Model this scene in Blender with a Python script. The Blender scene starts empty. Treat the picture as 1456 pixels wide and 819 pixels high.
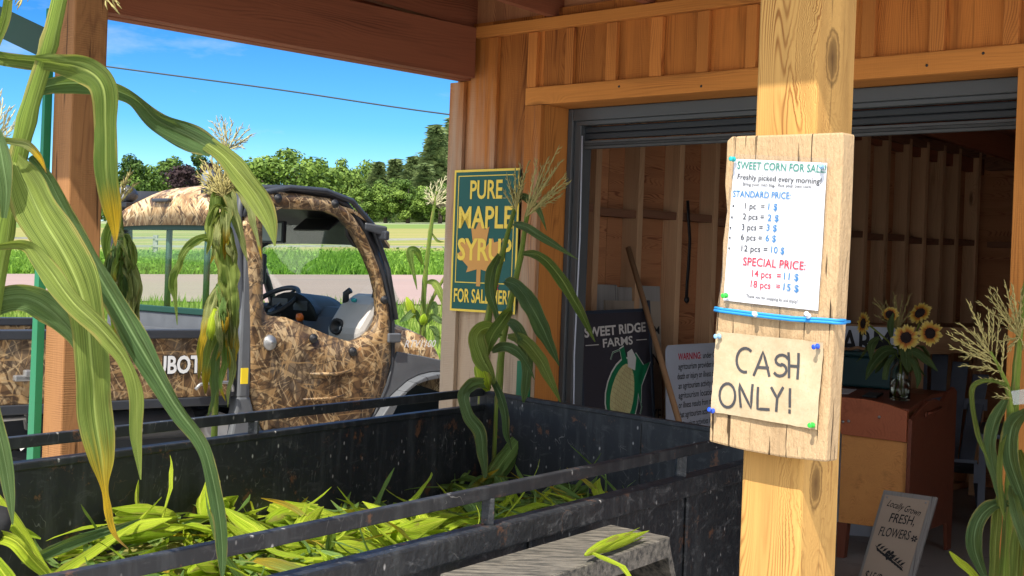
import bpy, bmesh, math, random
from mathutils import Vector, Matrix, noise as mnoise
R_ = math.radians
random.seed(7)
SC = bpy.context.scene
COL = SC.collection
# ---------------------------------------------------------------- camera, sky, sun, exposure
FPX, EYE, PITCH, ROLL = 2000.0, 1.53, R_(-0.47), 0.0365
CAM = Vector((0, 0, EYE))
FWD = Vector((0, math.cos(PITCH), math.sin(PITCH)))
_r0 = Vector((1, 0, 0)); _u0 = _r0.cross(FWD)
RGT = math.cos(ROLL)*_r0 + math.sin(ROLL)*_u0
UPV = math.cos(ROLL)*_u0 - math.sin(ROLL)*_r0
cd = bpy.data.cameras.new('camera'); cam = bpy.data.objects.new('camera', cd); COL.objects.link(cam)
cd.sensor_width = 36; cd.lens = FPX/1456*36; cd.clip_start = 0.05; cd.clip_end = 3000
m = Matrix.Identity(4)
for i in range(3):
    m[i][0] = RGT[i]; m[i][1] = UPV[i]; m[i][2] = -FWD[i]; m[i][3] = CAM[i]
cam.matrix_world = m
SC.camera = cam
SUN_AZ, SUN_EL = 205.0, 54.0           # azimuth clockwise from +Y
w = bpy.data.worlds.new('World'); SC.world = w; w.use_nodes = True
nt = w.node_tree; nt.nodes.clear()
sky = nt.nodes.new('ShaderNodeTexSky'); sky.sky_type = 'NISHITA'; sky.sun_disc = False
sky.sun_elevation = R_(SUN_EL); sky.sun_rotation = R_(SUN_AZ)
sky.air_density = 1.0; sky.dust_density = 0.1; sky.ozone_density = 3.0
hs = nt.nodes.new('ShaderNodeHueSaturation'); hs.inputs['Saturation'].default_value = 1.05; hs.inputs['Value'].default_value = 1.0
bg = nt.nodes.new('ShaderNodeBackground'); bg.inputs[1].default_value = 0.15
wo = nt.nodes.new('ShaderNodeOutputWorld')
nt.links.new(sky.outputs[0], hs.inputs['Color']); tc = nt.nodes.new('ShaderNodeTexCoord'); sx = nt.nodes.new('ShaderNodeSeparateXYZ'); rp = nt.nodes.new('ShaderNodeValToRGB'); mt = nt.nodes.new('ShaderNodeMix')
mt.data_type = 'RGBA'; mt.blend_type = 'MULTIPLY'; mt.inputs[0].default_value = 1.0
for i_ in range(3): rp.color_ramp.elements.new(.5)
for e_, (p_, c_) in zip(rp.color_ramp.elements, [(.035, (.42, .58, .70, 1)), (.10, (.16, .38, .575, 1)), (.19, (.07, .262, .51, 1)), (.36, (.40, .60, .85, 1)), (.55, (1, 1, 1, 1))]): e_.position = p_; e_.color = c_
nt.links.new(tc.outputs['Generated'], sx.inputs[0]); nt.links.new(sx.outputs[2], rp.inputs[0]); nt.links.new(hs.outputs[0], mt.inputs[6]); nt.links.new(rp.outputs[0], mt.inputs[7])
# unseen bright cloud behind the camera, added as fill for the shade and interior
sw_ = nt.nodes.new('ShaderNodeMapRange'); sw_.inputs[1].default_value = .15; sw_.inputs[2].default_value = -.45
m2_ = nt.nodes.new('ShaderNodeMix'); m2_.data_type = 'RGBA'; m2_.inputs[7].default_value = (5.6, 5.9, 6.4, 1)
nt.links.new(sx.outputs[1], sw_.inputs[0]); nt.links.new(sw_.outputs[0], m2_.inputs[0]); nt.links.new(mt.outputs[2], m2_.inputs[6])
mp_ = nt.nodes.new('ShaderNodeMapping'); mp_.inputs['Scale'].default_value = (7, 7, 26); mp_.inputs['Location'].default_value = (1.3, .2, .75); nz_ = nt.nodes.new('ShaderNodeTexNoise'); nz_.inputs['Scale'].default_value = 1.0; nz_.inputs['Detail'].default_value = 6; nz_.inputs['Roughness'].default_value = .62
cr_ = nt.nodes.new('ShaderNodeMapRange'); cr_.inputs[1].default_value = .56; cr_.inputs[2].default_value = .82; cr_.inputs[4].default_value = .55
m3_ = nt.nodes.new('ShaderNodeMix'); m3_.data_type = 'RGBA'; m3_.inputs[7].default_value = (2.6, 2.9, 3.3, 1)
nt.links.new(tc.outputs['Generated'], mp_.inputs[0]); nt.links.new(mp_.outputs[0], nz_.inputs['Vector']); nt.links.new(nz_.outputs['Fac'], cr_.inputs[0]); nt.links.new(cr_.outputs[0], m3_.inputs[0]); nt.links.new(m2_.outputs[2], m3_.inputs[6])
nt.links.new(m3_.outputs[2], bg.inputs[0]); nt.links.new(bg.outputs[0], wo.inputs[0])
sl = bpy.data.lights.new('sun', 'SUN'); sl.energy = 3.5; sl.angle = R_(0.5); sl.color = (1.0, 0.93, 0.82)
so = bpy.data.objects.new('sun', sl); COL.objects.link(so)
sd = Vector((math.sin(R_(SUN_AZ))*math.cos(R_(SUN_EL)), math.cos(R_(SUN_AZ))*math.cos(R_(SUN_EL)), math.sin(R_(SUN_EL))))
so.rotation_euler = sd.to_track_quat('Z', 'Y').to_euler(); so.location = sd*60
vs_ = SC.view_settings
vs_.view_transform = 'Standard'; vs_.look = 'None'; vs_.exposure = 1.1; vs_.gamma = 1.0; vs_.use_curve_mapping = False
SC.cycles.max_bounces = 8; SC.cycles.diffuse_bounces = 5; SC.cycles.transparent_max_bounces = 12

# ---------------------------------------------------------------- frames of the place (metres)
def ray(px, py): return FWD + RGT*((px-728)/FPX) - UPV*((py-409.5)/FPX)
def at(px, py, Y):
    d = ray(px, py); return CAM + d*(Y/d.y)
def onp(px, py, p, n):
    d = ray(px, py); return CAM + d*((p-CAM).dot(n)/d.dot(n))
TH = R_(-46.5)
U = Vector((math.sin(TH), math.cos(TH), 0)); V = Vector((U.y, -U.x, 0)); Z = Vector((0, 0, 1))
T = -U                                          # along the shed wall, towards the right
W0 = Vector((-.266, 6.4, 0))                    # left end of the shed wall
def tq(t, q, z=0.0): return W0 + T*t + V*q + Z*z

# ---------------------------------------------------------------- material helpers
def S(r, g, b):
    f = lambda c: (c/255/12.92 if c/255 <= .04045 else ((c/255+.055)/1.055)**2.4)
    return (f(r), f(g), f(b), 1)
class NT:
    def __init__(s, name):
        s.m = bpy.data.materials.new(name); s.m.use_nodes = True
        s.t = s.m.node_tree; s.t.nodes.clear()
        s.out = s.t.nodes.new('ShaderNodeOutputMaterial')
    def n(s, typ, ins=None, **props):
        nd = s.t.nodes.new('ShaderNode'+typ)
        for k, v in props.items(): setattr(nd, k, v)
        for k, v in (ins or {}).items(): s.set(nd.inputs[k], v)
        return nd
    def set(s, sock, v):
        if isinstance(v, bpy.types.NodeSocket): s.t.links.new(v, sock)
        else:
            if sock.type == 'RGBA' and hasattr(v, '__len__') and len(v) == 3: v = (*v, 1)
            sock.default_value = v
    def attr(s, name): return s.n('Attribute', attribute_name=name)
    def obj(s): return s.n('TexCoord').outputs['Object']
    def pos(s): return s.n('NewGeometry').outputs['Position']
    def mapping(s, vec, scale=(1, 1, 1), rot=(0, 0, 0), loc=(0, 0, 0)):
        return s.n('Mapping', {'Vector': vec, 'Scale': scale, 'Rotation': rot, 'Location': loc}).outputs[0]
    def noise(s, vec, scale, detail=3, rough=.55, dist=0.0):
        return s.n('TexNoise', {'Vector': vec, 'Scale': scale, 'Detail': detail, 'Roughness': rough, 'Distortion': dist}).outputs['Fac']
    def wave(s, vec, scale, dist=2.0, detail=2, dscale=1.0, typ='BANDS', direction='X', prof='SIN'):
        nd = s.n('TexWave', {'Vector': vec, 'Scale': scale, 'Distortion': dist, 'Detail': detail, 'Detail Scale': dscale}, wave_type=typ, wave_profile=prof)
        if typ == 'BANDS': nd.bands_direction = direction
        else: nd.rings_direction = direction
        return nd.outputs['Fac']
    def vor(s, vec, scale, feature='F1', rnd=1.0):
        return s.n('TexVoronoi', {'Vector': vec, 'Scale': scale, 'Randomness': rnd}, feature=feature)
    def ramp(s, fac, stops, interp='LINEAR'):
        nd = s.n('ValToRGB', {'Fac': fac}); cr = nd.color_ramp; cr.interpolation = interp
        while len(cr.elements) < len(stops): cr.elements.new(.5)
        for e, (p, c) in zip(cr.elements, stops):
            e.position = p; e.color = c if hasattr(c, '__len__') and len(c) == 4 else ((*c, 1) if hasattr(c, '__len__') else (c, c, c, 1))
        return nd.outputs[0]
    def mix(s, a, b, fac, blend='MIX'):
        nd = s.n('Mix', data_type='RGBA', blend_type=blend)
        s.set(nd.inputs[0], fac); s.set(nd.inputs[6], a); s.set(nd.inputs[7], b); return nd.outputs[2]
    def math(s, op, a, b=0.0, clamp=False):
        nd = s.n('Math', operation=op, use_clamp=clamp); s.set(nd.inputs[0], a); s.set(nd.inputs[1], b); return nd.outputs[0]
    def bump(s, h, strength=.3, dist=.01):
        return s.n('Bump', {'Height': h, 'Strength': strength, 'Distance': dist}).outputs[0]
    def bsdf(s, color, rough=.7, normal=None, metal=0.0, spec=.5, trans=0.0, **kw):
        p = s.n('BsdfPrincipled', {'Base Color': color, 'Roughness': rough, 'Metallic': metal})
        s.set(p.inputs['Specular IOR Level'], spec); s.set(p.inputs['Transmission Weight'], trans)
        for k, v in kw.items(): s.set(p.inputs[k], v)
        if normal is not None: s.set(p.inputs['Normal'], normal)
        return p.outputs[0]
    def end(s, shader):
        s.t.links.new(shader, s.out.inputs[0]); return s.m

def plain(name, col, rough=.6, metal=0.0, spec=.5, var=.25, scale=9.0, bump=.05):
    k = NT(name); c = k.noise(k.obj(), scale, 4)
    base = k.mix(tuple(x*(1-var) for x in col[:3]), tuple(min(1, x*(1+var)) for x in col[:3]), c)
    r = k.math('ADD', k.math('MULTIPLY', c, .2), rough-.1)
    return k.end(k.bsdf(base, r, k.bump(k.noise(k.obj(), scale*8, 3), bump, .004), metal, spec))

def wood(name, light, dark, rings=1.0, knots=1.0, grey=None, rough=.82, line=.55, crack=0.0, fine=1.0, sawn=0.0, var=.35, weather=False, ringscale=30.0, crk=0.0, stain=.45, spots=()):
    """board material: grain runs along each board's own length (attribute bco = along, across, thick in metres)"""
    k = NT(name)
    b = k.attr('bco').outputs['Vector']; rn = k.attr('rnd').outputs['Fac']
    kv = k.vor(k.mapping(b, (1.3, 4.5, 4.5)), 1.0)
    kd = kv.outputs['Distance']
    kmask = k.ramp(kd, [(0.0, 1.0), (.05*knots+.001, .9), (.085*knots+.002, 0.0)])
    swirl = k.ramp(kd, [(0.0, 1.0), (.28, 0.0)], 'EASE')
    sw = k.math('MULTIPLY', swirl, .5*knots)
    for (p0, p1, p2, r) in spots:
        d_ = k.n('VectorMath', {0: k.mapping(k.n('VectorMath', {0: b, 1: (p0, p1, p2)}, operation='SUBTRACT').outputs[0], (.45/r, 1/r, 1/r))}, operation='LENGTH').outputs['Value']
        d_ = k.math('ADD', d_, k.math('MULTIPLY', k.math('SUBTRACT', k.noise(k.mapping(b, (60, 60, 60)), 1, 3), .5), .5))
        kmask = k.math('MAXIMUM', kmask, k.math('MULTIPLY', k.ramp(k.math('MULTIPLY', d_, .5), [(.0, 1.0), (.3, .75), (.38, .25), (.46, .8), (.54, 0.0)]), 1.0))
        sw = k.math('MAXIMUM', sw, k.ramp(k.math('MULTIPLY', d_, .2), [(0.0, 1.0), (.75, 0.0)], 'EASE'))
    bx = k.n('VectorMath', {0: k.mapping(b, (1, 1, 1))}, operation='ADD')
    cmb = k.n('CombineXYZ', {'Y': k.math('MULTIPLY', sw, .12)}).outputs[0]; k.set(bx.inputs[1], cmb); bb = bx.outputs[0]
    warp = k.noise(k.mapping(bb, (.9, 6, 6)), 1.0, 2)
    ring = k.wave(k.mapping(k.n('VectorMath', {0: bb, 1: k.n('CombineXYZ', {'Y': k.math('MULTIPLY', warp, .22*rings)}).outputs[0]}, operation='ADD').outputs[0], (.05, 1, .8)), ringscale, 1.6, 3, .6, 'BANDS', 'Y')
    ring = k.math('MULTIPLY', ring, k.ramp(k.noise(k.mapping(b, (1.3, 12, 12), loc=(9, 3, 1)), 1.0, 3), [(.3, .15), (.65, 1.0)]))
    fib = k.noise(k.mapping(bb, (3, 160*fine, 160*fine)), 1.0, 4, .6)
    big = k.noise(k.mapping(b, (1.1, 5, 5)), 1.0, 3, .6)
    fac = k.math('ADD', k.math('MULTIPLY', k.math('POWER', ring, 3.0), line), k.math('ADD', k.math('MULTIPLY', fib, .35), k.math('MULTIPLY', big, .35)))
    col = k.mix(light, dark, k.ramp(fac, [(.25, 0.0), (.95, 1.0)]))
    tone = k.math('ADD', k.math('MULTIPLY', rn, var*2), 1-var)
    col = k.mix(col, k.n('CombineColor', {0: tone, 1: tone, 2: tone}).outputs[0], 1.0, 'MULTIPLY')
    if grey is not None:
        if weather:
            sep = k.n('SeparateXYZ', {'Vector': k.pos()})
            h = k.math('SUBTRACT', 2.35, sep.outputs[2])
            xx = k.math('MULTIPLY', k.math('SUBTRACT', .15, sep.outputs[0]), 2.2)
            ww = k.math('ADD', k.math('MULTIPLY', h, .85), k.math('ADD', k.math('MULTIPLY', xx, .55), k.math('SUBTRACT', k.math('MULTIPLY', k.noise(k.mapping(b, (1.5, 20, 20)), 1, 4), 1.4), 1.0)))
            col = k.mix(col, grey, k.math('MULTIPLY', k.ramp(ww, [(.05, 0.0), (.85, 1.0)]), .85))
        else:
            col = k.mix(col, grey, k.ramp(k.noise(k.mapping(b, (1.5, 14, 14)), 1, 4), [(.35, 0.15), (.7, .9)]))
    col = k.mix(col, tuple(x*.3 for x in dark[:3]), k.math('MULTIPLY', kmask, .85 if knots > 0 else 0.0))
    # dark stains and drying checks
    st = k.ramp(k.noise(k.mapping(b, (.7, 9, 9), loc=(3, 1, 7)), 1.0, 5, .65), [(.56, 0.0), (.75, 1.0)])
    col = k.mix(col, tuple(x*.5 for x in dark[:3]), k.math('MULTIPLY', st, stain))
    h = k.math('ADD', fac, 0.0)
    if crack > 0:
        cr = k.noise(k.mapping(b, (4.5, 75, 75) if crk else (2.2, 48, 48), loc=(1.7, 4, 2)), 1.0, 3 if crk else 2, .5, .6 if crk else 0.0)
        cm = k.ramp(cr, [(.29+crk, 1.0), (.34+crk, 0.0)])
        col = k.mix(col, tuple(x*.18 for x in dark[:3]), k.math('MULTIPLY', cm, crack))
        h = k.math('SUBTRACT', h, k.math('MULTIPLY', cm, 2.5*crack))
    if sawn > 0:
        sw2 = k.math('MULTIPLY', k.wave(k.mapping(b, (1, .10, .10)), 40.0, 5.0, 3, 2.0, 'BANDS', 'X'), k.ramp(k.noise(k.mapping(b, (5, 7, 7), loc=(2, 8, 5)), 1.0, 4, .6), [(.42, 0.0), (.62, 1.0)]))
        h = k.math('ADD', h, k.math('MULTIPLY', sw2, sawn)); col = k.mix(col, tuple(x*.75 for x in dark[:3]), k.math('MULTIPLY', sw2, .22*sawn))
    if crk: h = k.math('ADD', h, k.math('MULTIPLY', k.noise(k.mapping(b, (45, 130, 130)), 1.0, 4, .7), 1.8)); col = k.mix(col, tuple(x*.8 for x in dark[:3]), k.ramp(k.noise(k.mapping(b, (30, 90, 90), loc=(4, 4, 4)), 1.0, 4, .7), [(.5, 0.0), (.8, .6)]))
    return k.end(k.bsdf(col, rough, k.bump(h, .35 if not crk else .7, .004), spec=.25))

M = {}
def _spot(px, py, r):
    P = onp(px, py, tq(3.149, 0), T)-W0; return (P.z, P.dot(T), P.dot(V), r)
M['post'] = wood('post_wood', (.56, .32, .095), (.25, .105, .025), rings=1.7, knots=.5, line=.9, crack=.7, var=.0, ringscale=40.0, spots=[_spot(1184, 82, .026), _spot(1160, 688, .024), _spot(1098, 640, .012)])
M['post_old'] = wood('post_wood_aged', (.33, .16, .06), (.13, .055, .024), rings=.9, knots=.9, line=.4, crack=.7, sawn=.55, var=.05)
M['wall'] = wood('wall_boards', (.52, .185, .038), (.17, .045, .011), rings=1.0, knots=1.3, grey=(.47, .38, .27), line=.6, var=.24, sawn=.35, weather=True, stain=.8, crack=.25)
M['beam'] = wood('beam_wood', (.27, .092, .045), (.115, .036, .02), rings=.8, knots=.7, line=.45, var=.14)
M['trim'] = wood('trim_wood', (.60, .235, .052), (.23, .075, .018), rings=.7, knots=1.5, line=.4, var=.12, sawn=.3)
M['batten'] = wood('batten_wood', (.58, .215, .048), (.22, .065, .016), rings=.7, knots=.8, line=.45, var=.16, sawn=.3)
M['stud'] = wood('stud_wood', (.56, .35, .20), (.32, .16, .075), rings=.9, knots=1.1, line=.35, var=.18)
M['ply'] = wood('plywood', (.48, .22, .10), (.24, .09, .045), rings=3.0, knots=0.0, line=.8, var=.12)
M['block'] = wood('blocking_wood', (.22, .105, .06), (.10, .045, .026), var=.15)
M['signboard'] = wood('rough_sign_board', (.49, .345, .195), (.30, .18, .085), rings=1.2, knots=.0, line=.2, crack=1.0, sawn=0.0, var=.03, fine=.5, crk=.05)
M['greywood'] = wood('weathered_board', (.30, .285, .27), (.14, .13, .12), knots=.6, line=.3, crack=.8, var=.1)
M['greywood2'] = wood('sign_face_board', (.36, .30, .24), (.2, .16, .12), knots=.3, line=.3, var=.05)
M['stick'] = wood('handle_wood', (.36, .21, .11), (.20, .10, .05), knots=0, var=.05)
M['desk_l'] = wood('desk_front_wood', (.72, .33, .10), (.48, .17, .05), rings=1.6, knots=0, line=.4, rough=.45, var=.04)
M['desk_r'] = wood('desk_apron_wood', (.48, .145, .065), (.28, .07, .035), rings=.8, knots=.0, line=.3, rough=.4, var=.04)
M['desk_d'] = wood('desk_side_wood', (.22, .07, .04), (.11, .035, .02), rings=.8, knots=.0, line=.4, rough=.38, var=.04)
M['chair'] = plain('chair_paint', (.13, .16, .215), .6, var=.2)
M['chair2'] = plain('dark_chair_paint', (.022, .034, .055), .5)
M['steel'] = plain('grey_door_steel', (.065, .072, .078), .45, var=.12)
M['steel_d'] = plain('dark_door_slats', (.018, .022, .027), .6, var=.3)
M['green'] = plain('green_paint', (.008, .16, .065), .4, var=.15)
M['greend'] = plain('dark_green_paint', (.006, .045, .03), .6, var=.2)
M['concrete'] = None
M['rubber'] = plain('black_rubber', (.016, .016, .017), .75, var=.3, bump=.2)
M['plastic'] = plain('dark_plastic', (.030, .034, .042), .5, var=.25, bump=.1)
M['plastic_g'] = plain('grey_fender_plastic', (.105, .112, .122), .6, var=.3, bump=.12)
M['plastic_l'] = plain('pale_grey_plastic', (.44, .42, .40), .5, var=.1)
M['metal'] = plain('dull_steel', (.35, .35, .35), .4, metal=.7)
M['white'] = plain('white_paint', (.75, .75, .74), .5, var=.05)
M['black'] = plain('black_paint', (.012, .012, .014), .5)
M['ink'] = plain('black_ink', (.016, .016, .018), .8, var=.05)
M['marker'] = plain('marker_ink', (.045, .045, .05), .8, var=.4, scale=120)
M['red'] = plain('red_ink', (.52, .012, .045), .7, var=.05)
M['blue'] = plain('blue_ink', (.02, .17, .42), .7, var=.05)
M['teal_ink'] = plain('green_ink', (.03, .22, .16), .7, var=.05)
M['signgreen'] = plain('sign_green_enamel', (.003, .085, .062), .6, var=.12)
M['yellow'] = plain('sign_yellow_enamel', (.86, .60, .06), .55, var=.06)
M['orange'] = plain('maple_leaf_orange', (.62, .28, .045), .4, var=.1)
M['signblack'] = plain('sign_dark_face', (.030, .028, .038), .6, var=.15)
M['signwhite'] = plain('sign_white_face', (.42, .46, .54), .45, var=.06)
M['signcream'] = plain('sign_pale_lettering', (.55, .53, .50), .6, var=.1)
M['cob'] = plain('painted_corn_cream', (.50, .46, .22), .6, var=.3, scale=60)
M['slate'] = plain('sign_taupe_face', (.40, .31, .235), .7, var=.06)
M['paper'] = plain('white_paper', (.66, .67, .70), .7, var=.03, scale=14, bump=.3)
M['tote'] = plain('dark_teal_plastic', (.008, .045, .05), .35, var=.2)
M['bucket'] = plain('bucket_plastic', (.42, .52, .62), .5, var=.06)
M['bluecord'] = plain('blue_cord', (.02, .26, .62), .7, var=.2, scale=200)
M['pin_blue'] = plain('pin_blue', (.02, .08, .60), .25); M['pin_green'] = plain('pin_green', (.03, .52, .05), .25)
M['pin_teal'] = plain('pin_teal', (.01, .36, .38), .25); M['pin_pale'] = plain('pin_pale', (.25, .45, .70), .25); M['pin_white'] = plain('pin_white', (.7, .75, .8), .25)
M['petal'] = None
M['cable'] = plain('cable', (.03, .04, .05), .6)
M['orangeknob'] = plain('orange_knob', (.75, .17, .02), .4)
M['sticker'] = plain('yellow_sticker', (.85, .62, .03), .5, var=.03)

def mk_paper2():
    k = NT('parchment_paper'); o = k.obj()
    c = k.mix((.52, .42, .275), (.36, .27, .155), k.ramp(k.noise(o, 14, 6, .7), [(.35, 0.0), (.75, 1.0)]))
    c = k.mix(c, (.36, .27, .16), k.math('MULTIPLY', k.ramp(k.noise(o, 240, 2), [(.6, 0.0), (.72, 1.0)]), .5))
    return k.end(k.bsdf(c, .85, k.bump(k.noise(o, 30, 4), .5, .004)))
M['parch'] = mk_paper2()

def mk_camo(name):
    k = NT(name); o = k.obj()
    d1 = k.noise(k.mapping(o, (1, 1, .8)), 3.4, 5, .6, .8)
    c = k.ramp(d1, [(.30, (.028, .017, .011, 1)), (.42, (.09, .05, .025, 1)), (.50, (.20, .115, .05, 1)), (.58, (.11, .085, .062, 1)), (.68, (.25, .18, .11, 1))])
    p2 = k.ramp(k.noise(k.mapping(o, (4, 4, 1.8), (0, .3, 0)), 1.2, 3, .5), [(.40, 0.0), (.46, 1.0)])
    c = k.mix(c, (.22, .125, .055), k.math('MULTIPLY', p2, .3))
    bark = k.noise(k.mapping(k.mapping(o, (1, 1, 1), (0, .25, 0)), (26, 26, 5)), 1, 4, .65)
    c = k.mix(c, (.035, .02, .013), k.math('MULTIPLY', k.ramp(bark, [(.55, 0.0), (.70, 1.0)]), .20))
    for i, (rot, col, wd, sc) in enumerate([((0, .35, 0), (.030, .017, .011), .012, 1.0), ((0, -.75, 0), (.035, .02, .012), .010, 1.3), ((0, 1.25, 0), (.50, .35, .18), .008, 1.2), ((0, -.2, 0), (.46, .29, .13), .012, 1.6), ((0, .9, 0), (.04, .024, .014), .007, 2.0), ((0, -1.1, 0), (.52, .37, .2), .006, 1.8), ((0, .1, 0), (.05, .03, .018), .014, .8), ((0, .55, 0), (.55, .40, .22), .008, 1.5), ((0, -.45, 0), (.045, .027, .016), .010, 1.7), ((0, 1.5, 0), (.40, .25, .11), .010, 1.3), ((0, -1.4, 0), (.035, .02, .013), .008, 1.4)]):
        n_ = k.noise(k.mapping(k.mapping(o, (1, 1, 1), rot), (8.5*sc, 8.5*sc, 1.7*sc), (0, 0, 0), (i*3.7, i*1.3, i*2.1)), 1.0, 2, .5)
        ln = k.ramp(k.math('ABSOLUTE', k.math('SUBTRACT', n_, .5)), [(wd*1.5, 1.0), (wd*2.6, 0.0)])
        mk = k.math('MULTIPLY', ln, k.ramp(k.noise(k.mapping(o, (1, 1, 1), (0, 0, 0), (i*5.1, 0, i)), 5.0, 2), [(.41, 0.0), (.47, 1.0)]))
        c = k.mix(c, col, k.math('MULTIPLY', mk, .62))
    lf_ = k.vor(k.mapping(o, (1, 1, .5), (0, .6, 0)), 17.0)
    lm = k.math('MULTIPLY', k.ramp(lf_.outputs['Distance'], [(.25, 1.0), (.32, 0.0)]), k.ramp(k.noise(o, 5.2, 3), [(.60, 0.0), (.64, 1.0)]))
    c = k.mix(c, k.ramp(k.n('SeparateColor', {'Color': lf_.outputs['Color']}).outputs[0], [(0, (.40, .17, .05, 1)), (.5, (.26, .15, .06, 1)), (1, (.50, .34, .17, 1))]), lm)
    return k.end(k.bsdf(c, .5, k.bump(k.noise(o, 14, 4), .15, .01), spec=.4))
M['camo'] = mk_camo('camo_reed_print')
def mk_camo2():
    k = NT('camo_straw_print'); o = k.obj()
    d = k.noise(k.mapping(o, (2, 6, 4), (0, 0, .4)), 1.3, 5, .6, 1.0)
    c = k.ramp(d, [(.30, (.12, .065, .03, 1)), (.44, (.30, .17, .07, 1)), (.6, (.48, .31, .145, 1)), (.78, (.30, .19, .09, 1))])
    for i, (rot, col, wd, sc) in enumerate([((.5, 0, .3), (.66, .48, .26), .020, 1.0), ((-.4, 0, -.2), (.08, .045, .022), .018, 1.1), ((.15, .3, .7), (.60, .42, .22), .012, 1.5), ((.9, 0, 0), (.10, .055, .028), .012, 1.4), ((-.8, .2, .3), (.70, .54, .32), .010, 1.3)]):
        n_ = k.noise(k.mapping(k.mapping(o, (1, 1, 1), rot), (8*sc, 12*sc, 2.0*sc), (0, 0, 0), (i*3.1, i, i*2.2)), 1.0, 3, .55)
        c = k.mix(c, col, k.math('MULTIPLY', k.ramp(k.math('ABSOLUTE', k.math('SUBTRACT', n_, .5)), [(wd, 1.0), (wd*2, 0.0)]), k.ramp(k.noise(o, 3.1+i, 2), [(.42, 0.0), (.5, 1.0)])))
    return k.end(k.bsdf(c, .5, k.bump(d, .2, .02)))
M['camo_roof'] = mk_camo2()

def mk_trailer(name, dusty):
    k = NT(name); o = k.obj()
    b = k.mix((.007, .009, .014), (.022, .025, .028), k.noise(o, 5, 4))
    sc = k.ramp(k.noise(k.mapping(o, (6, 6, 14)), 1.7, 6, .75, .8), [(.55, 0.0), (.68, 1.0)])
    b = k.mix(b, (.20, .20, .20), k.math('MULTIPLY', sc, .16+.25*dusty))
    for i, (rt, wd) in enumerate([((.1, .9, .3), .010), ((.3, .15, 1.1), .014), ((.2, -.5, .6), .008), ((0, 1.45, .9), .012), ((.5, 1.1, 0), .007)]):
        n_ = k.noise(k.mapping(k.mapping(o, (1, 1, 1), rt), (16, 16, 1.3), (0, 0, 0), (i*2.3, i*1.1, i*3.7)), 1.0, 2, .5)
        ln = k.ramp(k.math('ABSOLUTE', k.math('SUBTRACT', n_, .5)), [(wd*.3, 1.0), (wd*.9, 0.0)])
        mk = k.math('MULTIPLY', ln, k.ramp(k.noise(k.mapping(o, (2, 2, 3), (0, 0, 0), (i*4.1, i, 2)), 1.9, 5, .7), [(.59, 0.0), (.70, 1.0)]))
        b = k.mix(b, (.42, .41, .38) if i != 3 else (.30, .17, .10), k.math('MULTIPLY', mk, .5))
    sp = k.vor(k.mapping(o, (1, 1, .6), (.4, .3, 0)), 38.0); spm = k.math('MULTIPLY', k.ramp(sp.outputs['Distance'], [(.08, 1.0), (.2, 0.0)]), k.ramp(k.n('SeparateColor', {'Color': sp.outputs['Color']}).outputs[0], [(.55, 0.0), (.9, .9)]))
    smr = k.ramp(k.noise(k.mapping(o, (14, 14, 2.2)), 1.0, 5, .7), [(.50, 0.0), (.75, .26)])
    b = k.mix(b, (.16, .17, .17), smr)
    b = k.mix(b, (.46, .45, .43), k.math('MULTIPLY', spm, k.ramp(k.noise(o, 4.5, 2), [(.44, 0.0), (.54, 1.0)])))
    rust = k.ramp(k.noise(k.mapping(o, (3, 3, 3), loc=(5, 2, 1)), 2.2, 6, .75), [(.61, 0.0), (.66, 1.0)])
    b = k.mix(b, (.17, .075, .035), k.math('MULTIPLY', rust, .7))
    if dusty: b = k.mix(b, (.075, .077, .078), k.ramp(k.noise(o, 60, 5, .75), [(.5, 0.0), (.9, .7)]))
    r = k.math('ADD', .36, k.math('MULTIPLY', k.noise(o, 8, 4), .34))
    return k.end(k.bsdf(b, r, k.bump(k.noise(o, 55 if dusty else 12, 4), .6 if dusty else .12, .006), spec=.5))
M['trailer'] = mk_trailer('trailer_black_paint', 0); M['trailer_d'] = mk_trailer('trailer_dusty_paint', 1)
def mk_fender():
    k = NT('worn_fender_paint'); o = k.obj()
    n1 = k.noise(k.mapping(o, (5, 26, 26)), 2.0, 6, .75)
    c = k.mix((.03, .03, .028), (.25, .225, .185), k.ramp(n1, [(.38, 0.0), (.70, 1.0)]))
    c = k.mix(c, (.30, .17, .07), k.ramp(k.noise(o, 5.5, 5, .7), [(.68, 0.0), (.75, .8)]))
    return k.end(k.bsdf(c, .75, k.bump(n1, .4, .006)))
M['fender'] = mk_fender()

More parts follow.
